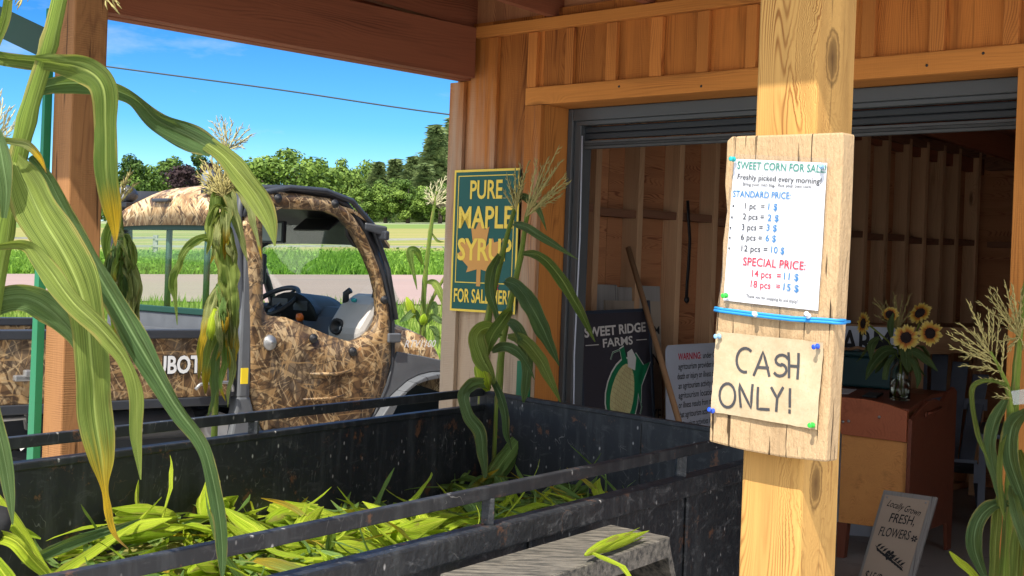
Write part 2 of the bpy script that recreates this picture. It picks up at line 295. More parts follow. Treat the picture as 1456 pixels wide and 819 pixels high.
def mk_leaf(name, a, b, yel=(.62, .38, .02), brown=(.26, .13, .045), trans=.38, stripe=1.0):
    """corn leaf: bco.x along (m), bco.y across -1..1, tip = how far it has yellowed"""
    k = NT(name); at_ = k.attr('bco').outputs['Vector']; rn = k.attr('rnd').outputs['Fac']; tip = k.attr('tip').outputs['Fac']
    s1 = k.noise(k.mapping(at_, (1.2, 11, 1)), 1.0, 3, .6); s2 = k.wave(k.mapping(at_, (.05, 1, 0)), 5.5*stripe, .6, 1, 1, 'BANDS', 'Y')
    pt = k.noise(k.mapping(at_, (9, 1.2, 1)), 1.0, 4, .65)
    f = k.math('ADD', k.math('MULTIPLY', s1, .45), k.math('ADD', k.math('MULTIPLY', s2, .36), k.math('ADD', k.math('MULTIPLY', pt, .35), k.math('MULTIPLY', rn, .45))))
    c = k.mix(a, b, k.ramp(f, [(.42, 0.0), (1.02, 1.0)]))
    y = k.n('SeparateXYZ', {'Vector': at_}).outputs[1]
    rib = k.ramp(k.math('ABSOLUTE', y), [(.03, 1.0), (.10, 0.0)])
    c = k.mix(c, tuple(min(1, x*1.7+.05) for x in b), k.math('MULTIPLY', rib, .6))
    tn = k.math('ADD', tip, k.math('MULTIPLY', k.math('SUBTRACT', s1, .5), .5))
    tn = k.math('MULTIPLY', tn, k.ramp(tip, [(.02, 0.0), (.1, 1.0)]))
    c = k.mix(c, yel, k.ramp(tn, [(.12, 0.0), (.42, 1.0)])); c = k.mix(c, brown, k.ramp(tn, [(.72, 0.0), (.95, 1.0)]))
    eg = k.ramp(k.math('ADD', k.math('ABSOLUTE', y), k.math('MULTIPLY', k.math('SUBTRACT', k.noise(k.mapping(at_, (14, 1.5, 1)), 1, 3), .5), .9)), [(.90, 0.0), (1.06, .75)])
    c = k.mix(c, (.34, .27, .085), eg)
    spk = k.ramp(k.noise(k.mapping(at_, (70, 6, 1)), 1, 3, .7), [(.67, 0.0), (.74, 1.0)])
    c = k.mix(c, tuple(x*.35 for x in a), k.math('MULTIPLY', spk, .35))
    fs_ = k.noise(k.mapping(at_, (2.0, 26, 1)), 1.0, 2, .6)
    nb = k.bump(k.math('ADD', k.math('ADD', s2, fs_), k.math('MULTIPLY', s1, 1.2)), .5, .006)
    c = k.mix(c, tuple(x*.45 for x in a), k.math('MULTIPLY', k.ramp(k.noise(k.mapping(at_, (4, 38, 1)), 1.0, 2, .5), [(.46, 0.0), (.60, 1.0)]), .75))
    p = k.bsdf(c, .58, nb, spec=.16)
    tr = k.n('BsdfTranslucent', {'Color': k.mix(c, (.55, .75, .05), .35), 'Normal': nb}).outputs[0]
    mx = k.n('MixShader', {0: trans, 1: p, 2: tr}).outputs[0]
    return k.end(mx)
M['leaf'] = mk_leaf('corn_leaf', (.045, .105, .02), (.30, .36, .085))
M['leaf_d'] = mk_leaf('corn_leaf_dark', (.035, .085, .03), (.15, .225, .085), trans=.3)
M['leaf_dry'] = mk_leaf('corn_leaf_wilted', (.15, .19, .06), (.42, .44, .18))
M['husk'] = mk_leaf('corn_husk', (.22, .38, .012), (.62, .74, .06), stripe=1.6, trans=.4)
M['husk_d'] = mk_leaf('corn_husk_green', (.09, .19, .045), (.26, .40, .11), stripe=1.6, trans=.35)
M['stem'] = mk_leaf('corn_stem', (.11, .19, .03), (.27, .36, .06), trans=.05)
M['tassel'] = plain('corn_tassel', (.36, .31, .11), .8, var=.35, scale=60)
M['tassel_pale'] = plain('pale_corn_tassel', (.40, .38, .22), .8, var=.3, scale=60)

def mk_tree(name, a, b, tr=.25):
    k = NT(name); rn = k.attr('rnd').outputs['Fac']
    c = k.mix(a, b, rn)
    p = k.bsdf(c, .65, spec=.25); t = k.n('BsdfTranslucent', {'Color': c}).outputs[0]
    return k.end(k.n('MixShader', {0: tr, 1: p, 2: t}).outputs[0])
M['crown'] = mk_tree('broadleaf_foliage', (.022, .055, .009), (.13, .215, .034))
M['crown_l'] = mk_tree('light_foliage', (.07, .13, .022), (.21, .31, .055))
M['crown_p'] = mk_tree('purple_foliage', (.022, .014, .017), (.06, .035, .036))
M['needle'] = mk_tree('conifer_foliage', (.04, .075, .025), (.17, .225, .075), .15)
M['grass'] = mk_tree('grass_blades', (.10, .19, .02), (.30, .40, .07), .4)
M['weed'] = mk_tree('verge_weeds', (.07, .16, .015), (.25, .42, .05), .4)
M['bark'] = plain('bark', (.10, .075, .055), .9, var=.4, bump=.6)

def mk_glass(name, tint, amount=.12, rough=.02):
    k = NT(name)
    tr = k.n('BsdfTransparent', {'Color': tint}).outputs[0]; gl = k.n('BsdfGlossy', {'Color': (1, 1, 1, 1), 'Roughness': rough}).outputs[0]
    fc = k.n('LayerWeight', {'Blend': .5}).outputs['Facing']
    fr = k.math('ADD', k.math('MULTIPLY', k.math('POWER', fc, 4.0), .5), amount*.3)
    return k.end(k.n('MixShader', {0: fr, 1: tr, 2: gl}).outputs[0])
M['glass'] = mk_glass('window_glass', (.86, .93, .90, 1), .10)
M['sleeve'] = mk_glass('clear_plastic_sleeve', (.97, .97, .98, 1), .16, .22)
M['tape'] = mk_glass('clear_plastic_tape', (.75, .80, .76, 1), .5, .3)
def mk_bottle():
    k = NT('bottle_glass'); return k.end(k.bsdf((.92, .95, .90), .03, trans=1.0, IOR=1.45))
M['bottle'] = mk_bottle()
def mk_concrete():
    k = NT('concrete'); o = k.pos()
    c = k.mix((.30, .29, .28), (.46, .45, .43), k.noise(o, 1.8, 6, .65)); c = k.mix(c, (.12, .115, .11), k.ramp(k.noise(o, 7, 5, .7), [(.6, 0.0), (.75, .7)]))
    return k.end(k.bsdf(c, .85, k.bump(k.noise(o, 60, 4), .2, .004)))
M['concrete'] = mk_concrete()
def mk_ground():
    k = NT('ground_cover'); P = k.pos(); y = k.n('SeparateXYZ', {'Vector': P}).outputs[1]
    n1 = k.noise(P, 1.6, 6, .7); n2 = k.noise(k.mapping(P, (.03, .5, 0)), 1.0, 4, .6); n3 = k.noise(P, .25, 4)
    yard = k.mix((.10, .16, .025), (.27, .33, .075), n1)
    yard = k.mix(yard, (.30, .27, .13), k.ramp(n3, [(.5, 0.0), (.7, .7)]))
    gravel = k.mix((.40, .37, .33), (.58, .55, .50), k.noise(P, 30, 4, .8))
    near = k.mix(gravel, yard, k.ramp(k.math('ADD', y, n1), [(11.5/20, 0.0), (13.0/20, 1.0)])) if False else k.mix(gravel, yard, k.math('MULTIPLY', k.math('SUBTRACT', y, 10.5), .6, True))
    verge = k.mix((.10, .22, .02), (.26, .40, .06), n1)
    field = k.ramp(n2, [(.25, (.27, .21, .075, 1)), (.45, (.34, .265, .11, 1)), (.6, (.17, .20, .05, 1)), (.75, (.30, .23, .085, 1))])
    field = k.mix(field, (.22, .30, .06), k.math('MULTIPLY', n1, .35))
    far = k.mix((.11, .19, .035), (.20, .25, .075), n2)
    sel = lambda a: k.math('MULTIPLY', k.math('SUBTRACT', k.math('ADD', y, k.math('MULTIPLY', n3, 4.0)), a), .25, True)
    c = k.mix(near, verge, sel(25)); c = k.mix(c, field, sel(42)); c = k.mix(c, far, sel(92)); c = k.mix(c, (.34, .36, .24), k.math('MULTIPLY', sel(124), .6))
    return k.end(k.bsdf(c, .95, k.bump(k.noise(P, 12, 5), .5, .05), spec=.1))
M['ground'] = mk_ground()
def mk_road():
    k = NT('road_surface'); P = k.pos()
    c = k.mix((.25, .165, .14), (.35, .235, .20), k.noise(k.mapping(P, (.06, 1.1, 1)), 1.0, 4, .6))
    c = k.mix(c, (.17, .14, .13), k.ramp(k.noise(k.mapping(P, (.05, 2.6, 1), loc=(2, 5, 0)), 1.0, 4, .6), [(.58, 0.0), (.70, .6)]))
    c = k.mix(c, (.36, .32, .29), k.math('MULTIPLY', k.noise(P, 24, 4, .8), .35))
    return k.end(k.bsdf(c, .9, k.bump(k.noise(P, 40, 4), .4, .01), spec=.2))
M['road'] = mk_road()
def mk_petal():
    k = NT('sunflower_petal'); x = k.n('SeparateXYZ', {'Vector': k.attr('bco').outputs['Vector']}).outputs[0]
    c = k.ramp(k.math('ADD', x, k.math('MULTIPLY', k.attr('rnd').outputs['Fac'], .2)), [(.30, (.22, .03, .012, 1)), (.52, (.62, .20, .03, 1)), (.78, (.80, .58, .09, 1)), (1.0, (.85, .70, .22, 1))])
    p = k.bsdf(c, .6); t = k.n('BsdfTranslucent', {'Color': c}).outputs[0]
    return k.end(k.n('MixShader', {0: .3, 1: p, 2: t}).outputs[0])
M['petal'] = mk_petal()
M['disc'] = plain('sunflower_disc', (.022, .012, .012), .9, bump=.8, scale=120)

# ---------------------------------------------------------------- mesh builder
class Frame:
    """plane-like frame: o origin, x/y in the plane, n = outward normal"""
    def __init__(s, o, x, y=None, n=None):
        s.o = Vector(o); s.x = Vector(x).normalized()
        if y is None: y = Vector(n).cross(s.x)
        s.y = Vector(y).normalized(); s.n = s.x.cross(s.y).normalized()
    def p(s, x, y, z=0): return s.o + s.x*x + s.y*y + s.n*z
BASE = {}
class MB:
    def __init__(s): s.v = []; s.f = []; s.mi = []; s.co = []; s.rn = []; s.tp = []; s.sm = []
    def add(s, verts, faces, mi=0, co=None, rn=None, tp=None, smooth=False):
        b = len(s.v); r = random.random() if rn is None else rn
        for i, p in enumerate(verts):
            s.v.append(Vector(p)); s.co.append(co[i] if co else tuple(p)); s.rn.append(r[i] if isinstance(r, list) else r)
            s.tp.append(tp[i] if tp else 0.0)
        for fc in faces: s.f.append([b+i for i in fc]); s.mi.append(mi); s.sm.append(smooth)
        return s
    def hexa(s, c8, mi=0, along=None, rn=None):
        """8 corners: bottom loop 0-3 then top loop 4-7"""
        c8 = [Vector(c) for c in c8]
        e = [c8[1]-c8[0], c8[3]-c8[0], c8[4]-c8[0]]
        o = sorted(range(3), key=lambda i: -e[i].length)
        if along is not None: o = [along]+[i for i in o if i != along]
        off = (random.uniform(0, 40), random.uniform(0, 9), random.uniform(0, 9)); c0 = c8[0]
        ax = [e[i].normalized() for i in o]
        co = [tuple((c-c0).dot(ax[j])+off[j] for j in range(3)) for c in c8]
        return s.add(c8, [(0, 3, 2, 1), (4, 5, 6, 7), (0, 1, 5, 4), (1, 2, 6, 5), (2, 3, 7, 6), (3, 0, 4, 7)], mi, co, rn)
    def box(s, o, ex, ey, ez, mi=0, along=None, rn=None):
        o = Vector(o); a, b, c = Vector(ex), Vector(ey), Vector(ez)
        if a.cross(b).dot(c) < 0: a, b = b, a; along = {0: 1, 1: 0, 2: 2, None: None}[along]
        return s.hexa([o, o+a, o+a+b, o+b, o+c, o+a+c, o+a+b+c, o+b+c], mi, along, rn)
    def bar(s, p, q, wd, hd, up=Z, mi=0, rn=None):
        """rectangular bar from p to q centred, width wd sideways and hd along up"""
        p, q = Vector(p), Vector(q); d = (q-p).normalized(); sd_ = d.cross(up).normalized(); up2 = sd_.cross(d)
        return s.box(p-sd_*wd/2-up2*hd/2, q-p, sd_*wd, up2*hd, mi, rn=rn)
    def prism(s, pts, depth, mi=0, rn=None):
        """pts: list of Vectors (a planar outline); depth: Vector"""
        n = len(pts); pts = [Vector(p) for p in pts]; d = Vector(depth)
        nn = Vector((0, 0, 0))
        for i in range(n): nn += pts[i].cross(pts[(i+1) % n])
        if nn.dot(d) > 0: pts = pts[::-1]
        s.add(pts+[p+d for p in pts], [list(range(n)), list(range(2*n-1, n-1, -1))]+[(i, i+n, (i+1) % n+n, (i+1) % n) for i in range(n)], mi, rn=rn); return s
    def tube(s, path, rad, n=8, mi=0, cap=True, rn=None, smooth=True, tp=None):
        path = [Vector(p) for p in path]; k = len(path)
        if not hasattr(rad, '__len__'): rad = [rad]*k
        d0 = (path[1]-path[0]).normalized(); a = d0.orthogonal().normalized(); vs, fs, co, tt = [], [], [], []; L = 0
        for i, p in enumerate(path):
            d = (path[min(i+1, k-1)]-path[max(i-1, 0)])
            d = d.normalized() if d.length > 1e-9 else d0
            a = (a-d*a.dot(d)); a = a.normalized() if a.length > 1e-6 else d.orthogonal().normalized()
            b = d.cross(a)
            if i: L += (p-path[i-1]).length
            for j in range(n):
                an = 2*math.pi*j/n; vs.append(p+(a*math.cos(an)+b*math.sin(an))*rad[i]); co.append((L, math.cos(an), math.sin(an))); tt.append(tp[i] if tp else 0)
        for i in range(k-1):
            for j in range(n): fs.append((i*n+j, i*n+(j+1) % n, (i+1)*n+(j+1) % n, (i+1)*n+j))
        if cap: fs.append(list(range(n))[::-1]); fs.append([(k-1)*n+j for j in range(n)])
        return s.add(vs, fs, mi, co, rn, tt, smooth)
    def lathe(s, o, ax, prof, n=20, mi=0, rn=None):
        """prof: (r, h) pairs along axis ax"""
        o = Vector(o); ax = Vector(ax).normalized()
        path = [o+ax*h for r, h in prof]; k = len(prof); a = ax.orthogonal().normalized(); b = ax.cross(a); vs, fs = [], []
        for (r, h), p in zip(prof, path):
            for j in range(n):
                an = 2*math.pi*j/n; vs.append(p+(a*math.cos(an)+b*math.sin(an))*max(r, 1e-4))
        for i in range(k-1):
            for j in range(n): fs.append((i*n+j, i*n+(j+1) % n, (i+1)*n+(j+1) % n, (i+1)*n+j))
        fs.append(list(range(n))[::-1]); fs.append([(k-1)*n+j for j in range(n)])
        return s.add(vs, fs, mi, None, rn, None, True)
    def ribbon(s, path, side, wid, mi=0, fold=.25, ripple=.0, rn=None, tp=None, ncross=5, pleat=0.0):
        """leaf blade: path points, side vectors, half-width list"""
        k = len(path); vs, fs, co, tt = [], [], [], []; L = 0; ph = random.uniform(0, 9); r = random.random() if rn is None else rn
        ys = [-1+2*j/(ncross-1) for j in range(ncross)]
        for i in range(k):
            d = (path[min(i+1, k-1)]-path[max(i-1, 0)]).normalized(); sv = side[i]-d*side[i].dot(d); sv.normalize(); nn = sv.cross(d)
            if i: L += (path[i]-path[i-1]).length
            for y in ys:
                wr = wid[i]*ripple*2.6*mnoise.noise((L*13+ph, y*1.7, ph)); rp = wr+ripple*wid[i]*math.sin(L/max(.02, 1.5*max(wid))*1.1+ph+(1.7 if y > 0 else 0))*abs(y)**2
                if pleat:
                    rp += wid[i]*pleat*(mnoise.noise((L*7+ph, y*3.4+ph, ph))*1.5+mnoise.noise((L*22, y*2.0+ph, ph*2))*.9+.30*math.sin(y*14+ph+L*6)*(1-abs(y)*.4))
                wy = wid[i]*(1+pleat*1.1*mnoise.noise((L*16, ph+(3 if y > 0 else 0), 1.5))*abs(y))
                vs.append(path[i]+sv*wy*y*math.cos(fold)+nn*(abs(y)*wid[i]*math.sin(fold)+rp)); co.append((L+ph, y, ph)); tt.append(tp[i] if tp else 0)
        for i in range(k-1):
            for j in range(ncross-1): fs.append((i*ncross+j, i*ncross+j+1, (i+1)*ncross+j+1, (i+1)*ncross+j))
        return s.add(vs, fs, mi, co, r, tt, True)
    def poly(s, pts, mi=0, rn=None): return s.add(pts, [list(range(len(pts)))], mi, rn=rn)
    def text(s, fr, txt, x, y, size, mi=0, align='LEFT', bold=0.0, xs=1.0, shear=0.0, z=.001, rot=0.0, width=None):
        cu = bpy.data.curves.new('t', 'FONT'); cu.body = txt; cu.size = 1.0; cu.align_x = align; cu.shear = shear; cu.offset = bold; cu.resolution_u = 3
        ob = bpy.data.objects.new('t', cu); COL.objects.link(ob)
        me = bpy.data.meshes.new_from_object(ob.evaluated_get(bpy.context.evaluated_depsgraph_get()))
        if width and me.vertices:
            ww = max(v.co.x for v in me.vertices)-min(v.co.x for v in me.vertices); xs = width/(ww*size)
        ca, sa = math.cos(rot), math.sin(rot); vs = []
        for v in me.vertices:
            a, b = v.co.x*size*xs, v.co.y*size
            vs.append(fr.p(x+a*ca-b*sa, y+a*sa+b*ca, z))
        fs = []
        for p in me.polygons: fs.append(list(p.vertices))
        s.add(vs, fs, mi)
        bpy.data.objects.remove(ob); bpy.data.curves.remove(cu); bpy.data.meshes.remove(me); return s
    def stroke(s, fr, pts, wd, mi=0, z=.001, depth=0.0, zf=None):
        """a pen stroke: connected segments in frame fr"""
        P = [Vector((a, b)) for a, b in pts]
        L, Rr = [], []
        for i, p in enumerate(P):
            d = (P[min(i+1, len(P)-1)]-P[max(i-1, 0)]).normalized(); n = Vector((-d.y, d.x))*wd/2
            e = d*wd*.3*(-1 if i == 0 else (1 if i == len(P)-1 else 0)); L.append(p+n+e); Rr.append(p-n+e)
        zf = zf or (lambda x, y: z); vs = [fr.p(a.x, a.y, zf(a.x, a.y)) for a in L]+[fr.p(a.x, a.y, zf(a.x, a.y)) for a in Rr]; k = len(P)
        s.add(vs, [(i+k, i+1+k, i+1, i) for i in range(k-1)], mi); return s
    def build(s, name, mats, parent=None, bevel=0.0, solid=0.0, sub=0, kind=None):
        base = BASE.get(parent.name, Vector((0, 0, 0))) if parent else Vector((0, 0, 0))
        me = bpy.data.meshes.new(name); me.from_pydata([tuple(p-base) for p in s.v], [], s.f)
        if not isinstance(mats, (list, tuple)): mats = [mats]
        for mt in mats: me.materials.append(M[mt] if isinstance(mt, str) else mt)
        me.polygons.foreach_set('material_index', s.mi); me.polygons.foreach_set('use_smooth', s.sm)
        a = me.attributes.new('bco', 'FLOAT_VECTOR', 'POINT'); a.data.foreach_set('vector', [c for t in s.co for c in t])
        a = me.attributes.new('rnd', 'FLOAT', 'POINT'); a.data.foreach_set('value', s.rn)
        a = me.attributes.new('tip', 'FLOAT', 'POINT'); a.data.foreach_set('value', s.tp)
        me.update()
        o = bpy.data.objects.new(name, me); COL.objects.link(o)
        if parent: o.parent = parent; BASE[o.name] = base
        if solid: md = o.modifiers.new('solid', 'SOLIDIFY'); md.thickness = solid; md.offset = 0
        if bevel: md = o.modifiers.new('bevel', 'BEVEL'); md.width = bevel; md.segments = 2; md.limit_method = 'ANGLE'; md.angle_limit = R_(40)
        if sub: md = o.modifiers.new('sub', 'SUBSURF'); md.levels = sub; md.render_levels = sub
        if kind: o['kind'] = kind
        return o

def tag(o, label, cat, group=None):
    o['label'] = label; o['category'] = cat
    if group: o['group'] = group
    return o
def thing(name, label, cat, base=(0, 0, 0), group=None, local=False, rotz=0.0):
    o = bpy.data.objects.new(name, None); COL.objects.link(o); o.location = base; o.rotation_euler[2] = rotz; o.empty_display_size = .1
    BASE[o.name] = Vector((0, 0, 0)) if local else Vector(base)
    return tag(o, label, cat, group)
def copy_tree(o, parent=None):
    c = o.copy(); COL.objects.link(c); c.parent = parent
    for ch in list(o.children): copy_tree(ch, c)
    return c
def cr(pts, n=8):
    """Catmull-Rom through tuples of numbers -> list of tuples"""
    P = [pts[0]]+list(pts)+[pts[-1]]; out = []
    for i in range(1, len(P)-2):
        p0, p1, p2, p3 = P[i-1], P[i], P[i+1], P[i+2]
        for j in range(n):
            t = j/n
            out.append(tuple(.5*((2*b)+(-a+c)*t+(2*a-5*b+4*c-d)*t*t+(-a+3*b-3*c+d)*t**3) for a, b, c, d in zip(p0, p1, p2, p3)))
    out.append(tuple(P[-2])); return out

# ---------------------------------------------------------------- terrain, road, verge, field
PROF = [(-40, -.02), (4, -.02), (9.5, -.02), (12, .25), (16, .62), (20, 1.08), (27, 1.55), (31, 1.66), (40, 2.15), (60, 3.2), (100, 5.0), (150, 7.3), (170, 8.1), (400, 12), (1500, 18)]
def terr(x, y):
    for (a, za), (b, zb) in zip(PROF, PROF[1:]):
        if y <= b: z = za+(zb-za)*max(0, (y-a))/(b-a); break
    else: z = PROF[-1][1]
    return z+.034*max(-90, min(90, x))*max(0, min(1, (y-9.5)/15))
def sheet(name, ys, xs, dz, mat):
    b = MB(); vs = [(x, y, terr(x, y)+dz) for y in ys for x in xs]; nx = len(xs)
    b.add(vs, [(j*nx+i, j*nx+i+1, (j+1)*nx+i+1, (j+1)*nx+i) for j in range(len(ys)-1) for i in range(nx-1)], smooth=True)
    return b.build(name, mat, kind='structure')
ys = sorted({p[0] for p in PROF} | {14, 18, 23.5, 29, 35, 50, 80, 125, 230})
xs = [-1500, -400, -200, -90, -60, -30, -15, -5, 0, 5, 15, 30, 60, 90, 200, 400, 1500]
sheet('ground', ys, xs, 0, 'ground')
sheet('road', [20.2, 23.5, 26.8], [-90, -60, -30, -15, -5, 0, 5, 15, 30, 60, 90], .02, 'road')

def blades(n, yr, xr, h, wd, mat, name, label, lean=.35, clump=None):
    b = MB(); vs, fs, rn = [], [], []
    for i in range(n):
        y = yr[0]+(yr[1]-yr[0])*random.random()**1.0; x = random.uniform(*xr)*y/20.0
        if clump and mnoise.noise((x*.5, y*.8, 3)) < clump: continue
        hh = h*random.uniform(.5, 1.25)*(1+.7*mnoise.noise((x*.35, y*.5, 0))); z = terr(x, y)
        a = random.uniform(0, 6.28); ww = wd*random.uniform(.6, 1.3); lx, ly = random.uniform(-lean, lean)*hh, random.uniform(-lean, lean)*hh
        c, s = math.cos(a)*ww, math.sin(a)*ww; q = len(vs)
        vs += [(x-c, y-s, z-.02), (x+c, y+s, z-.02), (x+c*.6+lx*.5, y+s*.6+ly*.5, z+hh*.6), (x-c*.6+lx*.5, y-s*.6+ly*.5, z+hh*.6), (x+lx, y+ly, z+hh)]
        fs += [(q, q+1, q+2, q+3), (q+3, q+2, q+4)]; rn += [random.random()]*5
    b.add(vs, fs, rn=rn); o = b.build(name, mat, kind='stuff'); tag(o, label, 'grass'); return o
blades(16000, (12.5, 20), (-8.5, .5), .16, .010, 'grass', 'lawn_grass', 'short yellow green grass between the yard and the road')
blades(26000, (27, 37), (-8.5, .5), .26, .012, 'weed', 'verge_weeds', 'tall bright green weeds along the far side of the road', lean=.7)

def leaf_cloud(b, cents, per, sz, dark=0.0):
    vs, fs, rn = [], [], []
    for c, rad, tone in cents:
        for i in range(per):
            d = Vector((random.gauss(0, 1), random.gauss(0, 1), random.gauss(0, 1))).normalized()*rad*random.random()**.4
            p = c+Vector((d.x, d.y, d.z*.8)); n = (d.normalized()+Vector((random.uniform(-.7, .7), random.uniform(-.7, .7), random.uniform(-.2, .9)))).normalized()
            a = n.orthogonal().normalized(); bb = n.cross(a); s = sz*random.uniform(.55, 1.3); an = random.uniform(0, 6.28)
            a, bb = a*math.cos(an)+bb*math.sin(an), bb*math.cos(an)-a*math.sin(an); q = len(vs)
            vs += [p-a*s*.5, p+bb*s*.34, p+a*s*.6, p-bb*s*.34]; fs.append((q, q+1, q+2, q+3)); rn += [min(1, max(0, tone+random.uniform(-.38, .38)))]*4
    b.add(vs, fs, rn=rn)
def leafy(n, yr, xr, rad, sz, name, label):
    b = MB(); cents = []
    for i in range(n):
        y = random.uniform(*yr); x = random.uniform(*xr)*y/20; r = rad*random.uniform(.5, 1.4)*(1+.8*mnoise.noise((x*.3, y*.6, 5)))
        cents.append((Vector((x, y, terr(x, y)+r*.35)), max(.05, r), .5+.5*mnoise.noise((x*.25, y*.5, 9))))
    leaf_cloud(b, cents, 26, sz); o = b.build(name, 'weed', kind='stuff'); tag(o, label, 'weeds')
# rail fence at the edge of the field
leafy(1500, (27.2, 37.5), (-8.5, .5), .22, .085, 'verge_weeds', 'leafy green weed clumps between the road and the rail fence')
F_ = thing('rail_fence', 'low dark wooden rail fence along the edge of the golden field', 'fence', (-6, 39, terr(-6, 39)))
fp = [(x, 39.5+.02*x) for x in range(-22, 4, 3)]
for x, y in fp:
    z = terr(x, y); MB().box((x-.06, y-.06, z-.2), (.12, 0, 0), (0, .12, 0), (0, 0, .75)).build('post', 'greywood', F_)
for hh in (.24, .43):
    b = MB()
    for (x, y), (x2, y2) in zip(fp, fp[1:]):
        b.bar((x, y-.07, terr(x, y)+hh), (x2, y2-.07, terr(x2, y2)+hh+random.uniform(-.05, .05)), .04, .06)
    b.build('rail', 'greywood', F_)

# ---------------------------------------------------------------- trees
def broadleaf(name, label, h, wd, crown_mat, seed, group):
    random.seed(seed); t = thing(name, label, 'tree', group=group, local=True)
    b = MB(); b.tube([(0, 0, -.3), (.05, 0, h*.2), (0, .05, h*.5), (.1, 0, h*.8)], [wd*.05, wd*.04, wd*.025, .02], 8); tips = []
    for i in range(11):
        a = i*2.4; z0 = h*random.uniform(.18, .55); r = wd*random.uniform(.25, .45); e = Vector((math.cos(a)*r, math.sin(a)*r, z0+h*random.uniform(.12, .3)))
        b.tube([(0, 0, z0), e*.5+Vector((0, 0, z0*.5)), e], [wd*.018, wd*.012, wd*.004], 5); tips.append(e)
    b.build('trunk', 'bark', t); cents = []
    for e in tips: cents.append((e, wd*random.uniform(.12, .2), random.random()))
    for i in range(34):
        d = Vector((random.gauss(0, 1), random.gauss(0, 1), random.gauss(0, .9))).normalized(); zz = .56+.40*d.z
        rr = wd*.46*math.sqrt(max(.05, 1-(abs(d.z)**2.4)))*(.8 if zz < .35 else 1)*random.uniform(.7, 1.05); hd = Vector((d.x, d.y, 0)).normalized()*rr
        cents.append((Vector((hd.x, hd.y, h*zz)), wd*random.uniform(.09, .17), random.random()))
    for i in range(8): cents.append((Vector((random.uniform(-.2, .2)*wd, random.uniform(-.2, .2)*wd, h*random.uniform(.35, .7))), wd*.17, .2))
    c = MB(); leaf_cloud(c, cents, 190, .024*(h+wd)); c.build('crown', crown_mat, t); return t
def conifer(name, label, h, wd, mat, seed, group, lvl=17):
    random.seed(seed); t = thing(name, label, 'tree', group=group, local=True)
    MB().tube([(0, 0, -.3), (0, 0, h*.5), (0, 0, h*.98)], [.022*h, .014*h, .003*h], 7).build('trunk', 'bark', t)
    vs, fs, rn = [], [], []
    for l in range(lvl):
        f = l/(lvl-1); z = h*(.05+.93*f); L = wd*.5*(1-f)**.75*random.uniform(.85, 1.12)+.01*h
        nb = 9 if f < .8 else 6; a0 = random.uniform(0, 6)
        for k in range(nb):
            a = a0+k*6.28/nb+random.uniform(-.25, .25); l2 = L*random.uniform(.65, 1.15); tone = random.random()
            d = Vector((math.cos(a), math.sin(a), 0)); sd_ = Vector((-d.y, d.x, 0))
            for j in range(15):
                s = (j+random.random())/15; p = d*l2*s+Vector((0, 0, z+l2*(.18*s-.42*s*s)+random.uniform(-.02, .02)*h)); w_ = .036*h*(1.2-s)*random.uniform(.7, 1.5)
                for sg in (-1, 1):
                    e = p+d*w_*random.uniform(.6, 1.4)+sd_*sg*w_*1.3+Vector((0, 0, -w_*random.uniform(.0, .9))); n = len(vs)
                    vs += [p+Vector((0, 0, w_*.25)), e, p-d*w_*.4+Vector((0, 0, -w_*.7))]; fs.append((n, n+1, n+2)); rn += [min(1, max(0, .25+.5*tone+random.uniform(-.25, .3)))]*3
    b = MB(); b.add(vs, fs, rn=rn); b.build('crown', mat, t); return t
TREES = 'trees beyond the far field'
protoA = broadleaf('broadleaf_tree', '', 7.5, 7.0, 'crown', 1, TREES); protoB = broadleaf('broadleaf_tree', '', 7.0, 8.0, 'crown_l', 2, TREES)
protoP = broadleaf('purple_leaved_tree', '', 6.0, 6.5, 'crown_p', 3, TREES)
protoC = conifer('conifer_tree', '', 11.0, 8.5, 'needle', 4, TREES, 24); protoD = conifer('conifer_tree', '', 10.0, 8.0, 'needle', 5, TREES, 22)
protoS = broadleaf('rounded_cedar', '', 4.2, 3.6, 'crown_l', 6, TREES)
used = set()
def tree(proto, px, ytop, Y, label, wf=1.0, base=None, rz=0):
    o = proto if proto.name not in used and proto not in used else copy_tree(proto)
    used.add(proto); X = (px-728)/FPX*Y; zb = terr(X, Y)-.2; zt = at(px, ytop, Y).z
    h0 = {protoA: 7.5, protoB: 7.0, protoP: 6.0, protoC: 11.0, protoD: 10.0, protoS: 4.2}[proto]
    s = (zt-zb)/h0; o.location = (X, Y, zb); o.scale = (s*wf, s*wf, s); o.rotation_euler[2] = rz; o['label'] = label; o['group'] = TREES
tree(protoA, 20, 238, 150, 'dark broadleaf tree left of the leaning corn stalk', 1.3, rz=1)
tree(protoA, 70, 262, 160, 'low dark broadleaf tree behind the left timber post', 1.5, rz=2)
tree(protoA, 172, 222, 140, 'dark broadleaf tree just right of the left timber post', 1.0, rz=3)
tree(protoB, 212, 236, 165, 'mid green round tree between the post and the purple tree', 1.1, rz=.5)
tree(protoA, 262, 218, 160, 'tall broadleaf tree behind the purple leaved tree', 1.1, rz=4)
tree(protoP, 276, 232, 145, 'dark purple leaved tree above the cab roof', 1.05)
tree(protoA, 355, 230, 165, 'small dark round tree between the tassel and the big tree', 1.0, rz=5)
tree(protoB, 415, 214, 140, 'big bright green round tree standing above the cab roof', 1.25, rz=2.5)
tree(protoA, 468, 240, 168, 'low broadleaf tree right of the big round tree', 1.2, rz=.3)
tree(protoB, 500, 226, 164, 'mid green broadleaf tree left of the conifers', .8, rz=1.3)
tree(protoD, 533, 230, 158, 'first dark conifer in the row of conifers', 1.5, rz=1)
tree(protoC, 556, 226, 162, 'second conifer in the row with a broad skirt', 1.6, rz=2)
tree(protoD, 582, 222, 156, 'third conifer in the row with a dense dark crown', 1.7, rz=3)
